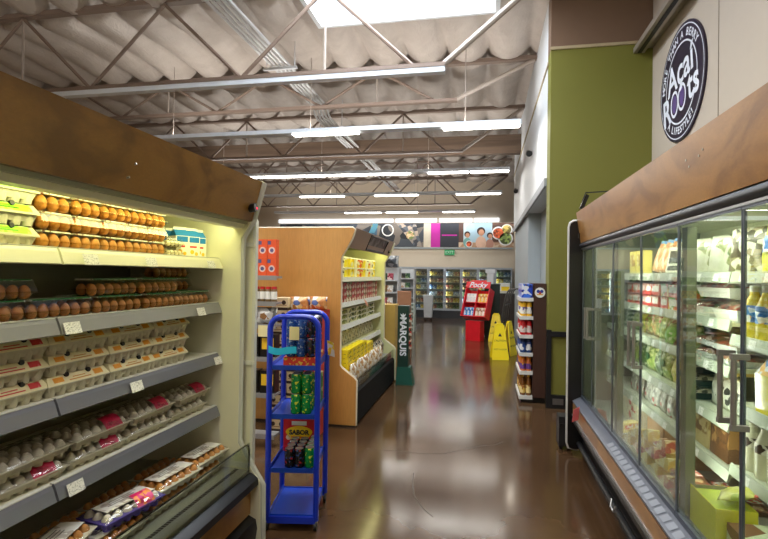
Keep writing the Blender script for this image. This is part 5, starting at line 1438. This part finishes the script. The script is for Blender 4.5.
# ================================================================== far end of the store
# freezers along the back wall
alu = mat('freezer_frame_grey', (176, 184, 194), .4, .2)
fz_in = mat('freezer_inside', (150, 160, 160), .5)
fcol = {'yellow': [(236, 196, 60), (240, 220, 130), (150, 110, 50)], 'white': [(230, 230, 224), (180, 190, 200), (90, 110, 150)], 'red': [(176, 50, 40), (226, 190, 140), (120, 60, 40)],
        'green': [(80, 110, 70), (160, 170, 120), (60, 80, 60)], 'brown': [(130, 90, 60), (200, 170, 120), (80, 60, 44)], 'blue': [(60, 110, 170), (200, 210, 220), (40, 70, 120)]}
FK = {c: Kind(tag(MB().box(-.062, .062, -.05, .05, 0, .15).build('frozen_food_pack', printed('frozen_%s_print' % c, v, 24, .5), smooth=0), 'x', 'food pack')) for c, v in fcol.items()}
def freezer(n, x0):
    x1 = x0 + .59
    r = thing('glass_door_freezer', 'upright glass-door freezer at the back wall, %s of seven counted from the white aisle wall' % ORD[6 - n], 'freezer', ((x0 + x1) / 2, 18.4, 0), 0, 'back wall freezers')
    MB().box(x0, x1, 18.68, 18.72, .1, 1.84).box(x0, x0 + .02, 18.15, 18.68, .1, 1.84).box(x1 - .02, x1, 18.15, 18.68, .1, 1.84).box(x0, x1, 18.15, 18.68, 1.80, 1.84).box(x0, x1, 18.15, 18.68, .28, .32).build('cabinet', fz_in, r, smooth=0)
    MB().box(x0, x1, 18.12, 18.68, 0, .28).build('base', darksteel, r, smooth=0)
    d = MB().box(x0 + .004, x0 + .05, 18.09, 18.13, .28, 1.84).box(x1 - .05, x1 - .004, 18.09, 18.13, .28, 1.84).box(x0 + .05, x1 - .05, 18.09, 18.13, 1.77, 1.84).box(x0 + .05, x1 - .05, 18.09, 18.13, .28, .35).build('door', alu, r, smooth=0)
    MB().box(x0 + .05, x1 - .05, 18.105, 18.112, .35, 1.77).build('door_glass', glass, d, smooth=0)
    MB().box(x1 - .045, x1 - .025, 18.05, 18.07, .9, 1.3).build('handle', chrome, d, smooth=0)
    for k in range(6):
        MB().box(x0 + .02, x1 - .02, 18.16, 18.66, .33 + .24 * k - .012, .33 + .24 * k).build('shelf', creamwhite, r, smooth=0)
    MB().box(x0 + .03, x0 + .045, 18.16, 18.18, .4, 1.74).build('lamp_tube', emit('freezer_lamp', (235, 244, 255), 14.0), r, smooth=0)
pat = [['green', 'brown', 'green', 'red'], ['brown', 'red', 'brown', 'green'], ['green', 'brown', 'white', 'brown'], ['white', 'green', 'brown', 'brown'], ['yellow', 'brown', 'yellow', 'green'], ['green', 'green', 'white', 'green']]
pats = {0: 'grbg', }
cyc = ['yellow', 'brown', 'white', 'green', 'red', 'blue', 'yellow', 'yellow', 'brown', 'white', 'red', 'yellow', 'green', 'brown']
for n in range(7):
    x0 = -3.15 + .59 * n
    freezer(n, x0)
    for k in range(6):
        for q in range(4):
            c = cyc[(n * 5 + k * 3 + (q // 2) * 2) % len(cyc)]
            FK[c].put((x0 + .095 + .133 * q, 18.26, .33 + .24 * k + .0005), 0, '%s frozen food packs on %s shelf of %s freezer from the aisle wall' % (c, ORD[5 - k], ORD[6 - n]), 'frozen packs %s %d %d' % (c, n, k))
# banner mural, exit sign and strip lights above it
bn = thing('wall_banner', 'long printed food banner across the back wall above the freezers', 'banner', (-2.2, 18.7, 2.6))
def bp(x0, x1, z0, z1, m, nm, y=18.735, par=bn):
    return MB().box(x0, x1, y, 18.748, z0, z1).build(nm, m, par, smooth=0)
BZ0, BZ1 = 2.60, 3.50
slate = mat('banner_slate', (46, 48, 58), .5); mag = mat('banner_magenta', (196, 40, 160), .5, var=.06); peach = mat('banner_skin', (206, 150, 116), .6)
bp(-8.0, -2.24, BZ0, BZ1, printed('banner_picnic_print', [(40, 44, 50), (66, 72, 80), (30, 34, 38), (120, 110, 100), (52, 60, 70)], 2.2, .5, (1, 1, 1)), 'picnic_picture')
bp(-2.24, -1.97, BZ0, BZ1, mat('banner_cream', (216, 206, 184), .5), 'cream_strip')
bp(-1.97, -1.62, BZ0, BZ1, mag, 'magenta_strip')
bp(-1.62, -.93, BZ0, BZ1, slate, 'slate_panel')
bp(-1.56, -1.0, 3.02, 3.07, mag, 'magenta_line', 18.73)
fam = bp(-.93, 1.05, BZ0, BZ1, printed('banner_kitchen_print', [(176, 206, 220), (200, 220, 226), (186, 212, 224), (214, 226, 226)], 2.0, .5), 'kitchen_picture')
bp(-.93, 1.05, BZ0, 2.78, printed('banner_table_print', [(190, 150, 120), (214, 190, 160), (160, 110, 80)], 5, .5), 'table_picture', 18.733)
bp(.28, 1.05, 2.78, BZ1, printed('banner_wood_print', [(110, 76, 58), (84, 58, 44), (130, 92, 70)], 4, .5, (.4, 1, 3)), 'wood_picture', 18.733)
bp(-.93, -.76, 2.78, BZ1, mat('banner_brown', (96, 66, 56), .5), 'curtain_picture', 18.733)
def disc(x, z, r, m, nm, y, sx=1.0):
    mb = MB(); mb._faces([(x + r * sx * math.cos(2 * PI * i / 28), y, z + r * math.sin(2 * PI * i / 28)) for i in range(28)], [tuple(range(28))])
    return mb.build(nm, m, bn, smooth=0)
hairm = mat('banner_hair', (60, 44, 40), .6)
for x, z, sc, sh in ((-.62, 3.04, .8, (120, 176, 170)), (-.12, 3.14, 1.1, (226, 186, 160)), (.2, 3.0, .8, (190, 140, 120))):
    disc(x, z - .34 * sc, .22 * sc, mat('banner_shirt_%d' % sh[0], sh, .6), 'shirt_picture', 18.7315, .8)
    disc(x, z + .05 * sc, .135 * sc, hairm, 'hair_picture', 18.731)
    disc(x + .01, z, .11 * sc, peach, 'face_picture', 18.7305, .85)
for x, z, r_, c in ((.5, 3.12, .19, (200, 90, 50)), (.8, 3.25, .16, (190, 170, 90)), (.76, 2.92, .21, (130, 150, 80)), (-.55, 2.72, .1, (206, 90, 50))):
    disc(x, z, r_ * 1.25, white, 'plate_picture', 18.7312)
    disc(x, z, r_, printed('banner_food_%d' % c[0], [c, tuple(min(255, int(q * 1.2)) for q in c), tuple(int(q * .6) for q in c)], 12, .5), 'dish_picture', 18.7308)
# picnic: dark basket, ring, cloth triangles
mb = MB()
for i in range(40):
    a, b = 2 * PI * i / 40, 2 * PI * (i + 1) / 40
    mb.quad((-3.62 + .19 * math.cos(a), 18.732, 3.24 + .19 * math.sin(a)), (-3.62 + .235 * math.cos(a), 18.732, 3.24 + .235 * math.sin(a)), (-3.62 + .235 * math.cos(b), 18.732, 3.24 + .235 * math.sin(b)), (-3.62 + .19 * math.cos(b), 18.732, 3.24 + .19 * math.sin(b)))
mb.build('plate_ring', white, bn, smooth=0)
mb = MB(); mb._faces([(-3.3, 18.732, BZ1), (-2.55, 18.732, BZ1), (-2.30, 18.732, BZ0), (-2.6, 18.732, BZ0 + .05)], [(0, 1, 2, 3)])
mb.build('basket_picture', printed('basket_print', [(90, 96, 104), (150, 140, 130), (60, 62, 70), (190, 170, 150)], 7, .5), bn, smooth=0)
disc(-2.75, 3.05, .16, printed('bread_picture_print', [(206, 170, 120), (230, 206, 160), (120, 140, 80)], 10, .5), 'dish_picture', 18.7305)
mb = MB(); mb._faces([(-4.6, 18.731, BZ0), (-4.2, 18.731, BZ1), (-4.0, 18.731, BZ1), (-4.1, 18.731, BZ0)], [(0, 1, 2, 3)]); mb.build('tree_picture', printed('leaf_picture_print', [(70, 130, 150), (110, 150, 60), (60, 90, 110)], 5, .5), bn, smooth=0)
tag(MB().box(-8.0, 1.0, 18.70, 18.747, 2.54, 2.585).build('banner_ledge', greywall, smooth=0), 'thin grey ledge along the lower edge of the food banner', 'ledge')
wl_ = emit('cornice_light', (240, 246, 255), 1.6)
for n, (a, b) in enumerate(((-8.0, -3.4), (-3.3, -1.75), (-1.65, -.45), (-.38, .52))):
    tag(MB().box(a, b, 18.60, 18.70, 3.53, 3.66).build('cornice_light', wl_, bevel=.01), 'white strip light above the back wall banner, %s from the aisle wall' % ORD[3 - n], 'wall light', 'banner strip lights')
a = bpy.data.lights.new('cornice_glow', 'AREA'); a.shape = 'RECTANGLE'; a.size = 8.0; a.size_y = .1; a.energy = 34; a.color = (.97, .98, 1.0)
lo = bpy.data.objects.new('cornice_glow', a); COL.objects.link(lo); lo.location = (-2.6, 18.5, 3.52); lo.rotation_euler = (math.radians(4), 0, 0)
ex = thing('exit_sign', 'green exit sign on the back wall between banner and freezers', 'exit sign', (-1.26, 18.7, 2.32))
MB().box(-1.45, -1.08, 18.70, 18.748, 2.30, 2.50).build('case', mat('exit_green', (50, 160, 100), .4), ex, bevel=.006)
text('lettering', 'EXIT', .15, mat('exit_letter', (190, 236, 206), .5), ex, frame_M((-1.265, 18.698, 2.40), (1, 0, 0), (0, 0, 1)))
# two metal shelf units with goods at the far end of the middle case
unitm = mat('pale_shelf_metal', (206, 210, 214), .4, .2)
goods = {c: Kind(tag(MB().box(-.06, .06, -.05, .05, 0, .14).build('grocery_pack', printed('grocery_%s_print' % c, v, 26, .5), smooth=0), 'x', 'grocery pack')) for c, v in
         {'dark': [(50, 50, 46), (90, 80, 60), (30, 40, 36)], 'amber': [(170, 120, 40), (210, 180, 90), (90, 70, 40)], 'white': [(230, 226, 216), (200, 160, 130), (236, 236, 230)], 'pink': [(200, 90, 110), (236, 210, 206), (150, 40, 60)], 'green': [(60, 100, 70), (130, 160, 110), (40, 70, 56)]}.items()}
def shelf_unit(x0, x1, y, top, label, nsh, nth_, seq):
    r = thing('shelf_unit', label, 'shelves', ((x0 + x1) / 2, y + .2, 0))
    MB().box(x0, x1, y + .38, y + .40, 0, top).build('back_panel', unitm, r, smooth=0)
    for x in (x0, x1 - .03):
        MB().box(x, x + .03, y + .02, y + .38, 0, top).build('upright', unitm, r, smooth=0)
    dz = (top - .12) / nsh
    for k in range(nsh):
        z = .12 + dz * k
        MB().box(x0 + .03, x1 - .03, y, y + .38, z - .03, z).build('shelf', unitm, r, smooth=0)
        m = int((x1 - x0 - .08) / .135)
        for q in range(m):
            c = seq[(k * 3 + q // 3) % len(seq)]
            goods[c].put((x0 + .1 + .135 * q, y + .07, z + .0005), 0, '%s grocery packs on %s shelf from the floor, %s shelf unit' % (c, ORD[k], nth_), 'grocery packs %s %s %d' % (nth_, c, k))
    return r
shelf_unit(-3.3, -1.80, 10.6, 1.70, 'white metal shelf unit with mixed groceries behind the brown-canopied case', 6, 'nearer', ['amber', 'white', 'dark', 'green', 'pink', 'white', 'dark'])
shelf_unit(-2.62, -1.92, 14.0, 1.72, 'second white metal shelf unit farther back toward the freezers', 6, 'farther', ['white', 'green', 'pink', 'dark', 'green', 'amber'])
r = bag('dark_bundle', 'grey plastic-wrapped bundle lying on top of the nearer shelf unit', 'bundle', printed('grey_bundle_print', [(80, 84, 90), (140, 146, 150), (50, 52, 56), (180, 184, 186)], 12, .3, bump=.4), .34, .26, .2, 41)
r.location = (-1.99, 10.75, 1.702)
K = Kind(carton('pale_box', 'x', 'box', mat('pale_pink_card', (214, 196, 196), .6), .16, .16, .10))
K.put((-1.90 + .0, 10.85, 1.701) if False else (-2.30, 10.78, 1.701), .1, 'pale box on top of nearer shelf unit beside the grey bundle')
K = Kind(carton('bottle_crate', 'x', 'crate', mat('pale_green_crate', (190, 204, 196), .5, var=.1), .3, .3, .11, lab=mat('crate_slot', (110, 130, 120), .6)))
for k in range(7):
    K.put((-1.98, 15.2 - 1.6, .001 + .1105 * k), 0, 'pale green crate in the stack before the freezers, %s from the floor' % ORD[k], 'crate stack')
# wheeled white bin
r = thing('wheeled_bin', 'white wheeled bin in front of the back wall freezers', 'bin', (-1.86, 17.2, 0))
MB().taper(-1.86, 17.2, .1, .82, .13, .14, .16, .17).build('bin_body', mat('white_plastic_bin', (214, 220, 224), .4), r, bevel=.01)
MB().box(-2.03, -1.69, 17.02, 17.38, .82, .86).build('lid', mat('white_plastic_bin', (214, 220, 224), .4), r, bevel=.01)
for x in (-1.96, -1.76):
    MB().cyl((x - .015, 17.1, .05), (x + .015, 17.1, .05), .05, n=14).build('wheel', dark, r)
    MB().cyl((x - .015, 17.3, .05), (x + .015, 17.3, .05), .05, n=14).build('wheel', dark, r)
# red snack stand
red = mat('stand_red', (226, 24, 40), .4)
st = thing('snack_stand', 'red floor stand of snacks with white script lettering, beside the yellow floor signs', 'display stand', (-.20, 12.2, 0), math.radians(-26))
MB().box(-.19, .19, -.10, .12, 0, .47).build('pedestal', red, st, world=False, bevel=.006, smooth=0)
Ti = Matrix.Translation((0, 0, .55)) @ Matrix.Rotation(math.radians(-22), 4, 'X')
def tb(x0, x1, y0, y1, z0, z1, nm, m, par=st):
    mb = MB().box(x0, x1, y0, y1, z0, z1); mb.bm.transform(Ti)
    return mb.build(nm, m, par, world=False, smooth=0)
bx = tb(-.32, .32, .12, .135, 0, .72, 'back_board', red)
tb(-.32, -.30, -.14, .12, 0, .72, 'side_board', red); tb(.30, .32, -.14, .12, 0, .72, 'side_board', red)
tb(-.32, .32, -.14, .12, -.02, .0, 'tray_bottom', red)
tb(-.30, .30, -.10, .12, .34, .355, 'shelf', red); tb(-.008, .008, -.11, .12, 0, .70, 'divider', red)
tb(-.32, .32, -.15, -.13, .70, .86, 'header', red)
h = tb(-.2, .2, -.15, -.13, .86, .90, 'header_top', red)
B = st.matrix_basis @ Ti
text('lettering', 'Pocky', .19, signw, st, frame_M(B @ Vector((0, -.152, .775)), B.to_3x3() @ Vector((1, 0, 0)), B.to_3x3() @ Vector((0, 0, 1))), bold=.004, shear=.25)
snack = {'white': [(232, 232, 230), (214, 218, 222), (240, 240, 238)], 'yellow': [(240, 190, 40), (236, 220, 170), (210, 140, 40)], 'blue': [(60, 150, 220), (200, 224, 240), (30, 100, 180)], 'tan': [(214, 190, 160), (236, 230, 220), (170, 120, 90)]}
for c, (xa, za) in {'white': (-.152, .356), 'yellow': (.152, .356), 'blue': (-.152, .001), 'tan': (.152, .001)}.items():
    me = None
    for i in range(3):
        for j in range(2):
            x = xa + (i - 1) * .092; y = .065 - .085 * (1 - j)
            if me is None:
                me = MB().box(-.042, .042, -.035, .035, 0, .23 if True else 0).mesh('snack_box', printed('snack_%s_print' % c, snack[c], 22, .4), smooth=0)
            o = obj('snack_box', me)
            o.matrix_basis = st.matrix_basis @ Ti @ Matrix.Translation((x, y, za))
            tag(o, '%s snack box on the red stand, %s row, %s of three across' % (c, 'front' if j == 0 else 'rear', ORD[i]), 'snack box', '%s snack boxes' % c)
# dark green bin unit behind it and a white board standing there
du = thing('dark_cabinet', 'dark green upright cabinet standing behind the red snack stand', 'cabinet', (.22, 13.0, 0))
MB().box(.02, .40, 12.8, 13.2, .06, 1.32).build('body', mat('very_dark_green', (14, 34, 30), .5), du, bevel=.006, smooth=0)
MB().box(.04, .38, 12.82, 13.18, 0, .06).build('plinth', black, du, smooth=0)
MB().box(.01, .41, 12.79, 13.21, 1.32, 1.345).build('top', mat('very_dark_green', (14, 34, 30), .5), du, smooth=0)
r = thing('white_bag_roll', 'white bag dispenser standing on the dark green cabinet', 'dispenser', (.16, 13.0, 1.346))
MB().box(.08, .24, 12.93, 13.07, 1.346, 1.62).build('body', mat('white_plastic_bin', (214, 220, 224), .4), r, bevel=.01)
MB().box(.04, .28, 12.90, 13.10, 1.62, 1.72).build('hood', mat('white_plastic_bin', (214, 220, 224), .4), r, bevel=.015)
# counter with white top right of it
cn = thing('service_counter', 'dark service counter with white top at the end of the aisle wall', 'counter', (.62, 15.5, 0))
MB().box(.42, 1.9, 15.0, 15.9, 0, 1.05).build('body', mat('dark_counter', (60, 50, 46), .5), cn, smooth=0)
MB().box(.38, 1.9, 14.95, 15.9, 1.05, 1.12).build('top', creamwhite, cn, smooth=0)
K = Kind(carton('yellow_card_box', 'x', 'box', mat('yellow_card', (240, 206, 30), .5), .22, .2, .12))
K.put((.62, 15.15, 1.121), 0, 'yellow box on the white counter top beyond the red snack stand')
r = carton('white_printer', 'white box standing at the back of the service counter', 'box', mat('white_plastic_bin', (214, 220, 224), .4), .3, .3, .22)
r.location = (.62, 15.55, 1.121)
# wet floor signs
yl = mat('safety_yellow', (250, 222, 16), .4, var=.05); ink = mat('ink_black', (40, 38, 40), .7)
def floor_sign(label, loc, rz, spread=.14):
    r = thing('wet_floor_sign', label, 'floor sign', loc, rz, 'wet floor signs')
    for s_, nm in ((-1, 'front_panel'), (1, 'rear_panel')):
        M = Matrix.Translation((0, s_ * .012, .64)) @ Matrix.Rotation(s_ * math.atan(spread / .64), 4, 'X')
        mb = MB().prism([(-.15, -.655), (.15, -.655), (.155, -.60), (.085, -.02), (.07, 0), (-.07, 0), (-.085, -.02), (-.155, -.60)], 'y', -.008, .008)
        mb.bm.transform(M)
        p_ = mb.build(nm, yl, r, world=False, bevel=.003)
        B = r.matrix_basis @ M
        if s_ < 0:
            for tx, sz, z in (('CAUTION', .05, -.30), ('WET FLOOR', .042, -.46)):
                text('lettering', tx, sz, ink, r, frame_M(B @ Vector((0, -.0095, z)), B.to_3x3() @ Vector((1, 0, 0)), B.to_3x3() @ Vector((0, 0, 1))))
            mb = MB(); mb._faces([(-.035, -.0095, -.22), (.035, -.0095, -.22), (0, -.0095, -.155)], [(0, 1, 2)]); mb.bm.transform(M)
            mb.build('warning_mark', ink, r, world=False, smooth=0)
    MB().box(-.06, .06, -.025, .025, .63, .665).build('hinge_cap', yl, r, world=False, bevel=.006)
floor_sign('nearest yellow wet floor sign, standing open in the aisle by the brown shelf end', (.30, 9.62, 0), .12)
floor_sign('yellow wet floor sign standing farther back beside the red snack stand', (.30, 12.2, 0), -.2)
floor_sign('yellow wet floor sign turned edge-on between the near sign and the wall', (.50, 10.15, 0), 1.1, .09)
# dark rack with arched bars by the wall
rk = thing('arched_rack', 'dark metal rack with arched bars leaning by the aisle wall behind the floor signs', 'rack', (.55, 10.9, 0))
dk = mat('dark_grey_bar', (78, 76, 74), .4, .5)
for k in range(4):
    pts = []
    for i in range(13):
        t = i / 12
        pts.append((.36 + .05 * k + .22 * t ** 2.0, 10.6 + .18 * k, 1.28 * math.sin(PI / 2 * min(1, t * 1.08)) if t < .93 else 1.275))
    MB().tube(pts, .016, 8).build('arched_bar', dk, rk)
for z in (.25, .6, .95):
    t = math.asin(z / 1.28) / (PI / 2) / 1.08
    MB().cyl((.36 + .22 * t * t, 10.6, z), (.51 + .22 * t * t, 11.14, z), .012, n=8).build('cross_bar', dk, rk)
MB().box(.74, .77, 10.6, 11.2, 0, 1.2).build('back_board', mat('dark_board', (52, 46, 44), .6), rk, smooth=0)

# ------------------------------------------------------------------ brown end shelf at the green corner
es = thing('end_shelf', 'dark brown end shelf with jars and tins against the green corner wall', 'shelves', (.6, 6.9, 0))
bw = mat('dark_brown_laminate', (66, 42, 34), .4, var=.06)
MB().box(.60, .752, 6.37, 7.05, .07, 1.465).build('body', bw, es, bevel=.003, smooth=0)
MB().box(.46, .752, 6.39, 7.05, 0, .07).build('plinth', black, es, smooth=0)
EZ = [1.285, 1.06, .83, .61, .385, .085]
strip = mat('white_label_strip', (214, 214, 210), .4)
for z in EZ:
    s = MB().box(.445, .60, 6.375, 7.04, z - .012, z).build('shelf', creamwhite, es, smooth=0)
    MB().box(.44, .446, 6.37, 7.04, z - .04, z + .004).box(.44, .60, 6.366, 6.374, z - .04, z + .004).build('label_strip', strip, s, smooth=0)
bd = MB().cyl((.675, 6.369, 1.355), (.675, 6.362, 1.355), .062, n=32).build('round_badge', white, es, smooth=0)
for x, z, r_, c in ((.655, 1.37, .02, (40, 60, 150)), (.695, 1.37, .02, (40, 60, 150)), (.675, 1.352, .016, (200, 60, 50))):
    MB().cyl((x, 6.363, z), (x, 6.3605, z), r_, n=16).build('badge_mark', mat('badge_%d' % c[0], c, .5), bd, smooth=0)
MB().box(.64, .71, 6.3608, 6.363, 1.325, 1.338).build('badge_band', mat('badge_yellow', (220, 170, 60), .5), bd, smooth=0)
def two_cols(K, z, what, grp, n=6, dy=.105, x=(.487, .557), y0=6.43):
    for j in range(n):
        for i in range(2):
            K.put((x[i], y0 + dy * j, z + .001), (i + j) * .9, '%s, %s along, %s' % (what, ORD[j], 'outer column' if i == 0 else 'column against the brown board'), grp)
yj = mat('mustard_yellow', (240, 186, 30), .3, coat=.5); rt = mat('tin_red', (200, 24, 32), .35)
two_cols(Kind(jar('yellow_jar', 'x', 'jar', yj, mat('yellow_lid', (240, 190, 30), .4), printed('white_jar_label', [(236, 234, 226), (236, 234, 226), (120, 100, 160)], 30, .5), .034, .165)), EZ[1], 'yellow jar with white label on second end shelf', 'yellow jars', dy=.1)
two_cols(Kind(jar('red_tin', 'x', 'tin', rt, rt, printed('grey_red_label', [(226, 220, 214), (214, 206, 200), (206, 60, 60)], 30, .5), .034, .165)), EZ[2], 'red tin with pale label on third end shelf', 'red tins', dy=.1)
two_cols(Kind(jar('blue_jar', 'x', 'jar', mat('jar_blue', (30, 60, 120), .3), mat('dark_blue_lid', (20, 30, 70), .4), printed('blue_jar_label', [(50, 90, 170), (226, 226, 226), (30, 60, 130)], 30, .5), .034, .155)), EZ[3], 'blue jar on fourth end shelf', 'blue jars', dy=.1)
two_cols(Kind(bottle('orange_bottle', 'x', 'bottle', mat('orange_sauce', (210, 110, 40), .3, coat=.5), mat('orange_cap', (240, 150, 40), .4), printed('purple_label_print', [(90, 50, 120), (110, 70, 150), (230, 190, 60)], 30, .4), .033, .165, .6, capr=.75)), EZ[4], 'orange bottle with purple label on fifth end shelf', 'orange bottles', dy=.1)
two_cols(Kind(bottle('brown_bottle', 'x', 'bottle', mat('syrup_brown', (120, 70, 24), .2, coat=.6), mat('yellow_lid', (240, 190, 30), .4), printed('yellow_label_print', [(226, 190, 90), (236, 214, 150), (170, 110, 50)], 30, .4), .0335, .25, .45, lz=(.12, .5))), EZ[5], 'tall brown syrup bottle on the lowest end shelf', 'syrup bottles', dy=.1)
K = Kind(carton('blue_pack', 'x', 'grocery pack', printed('blue_pack_print', [(40, 70, 180), (60, 110, 210), (226, 230, 240), (30, 40, 120)], 22, .3), .13, .10, .17))
for n in range(5):
    K.put((.525, 6.44 + .115 * n, EZ[0] + .001), 0, 'blue grocery pack on the top of the end shelf, %s along' % ORD[n], 'blue packs on end shelf')
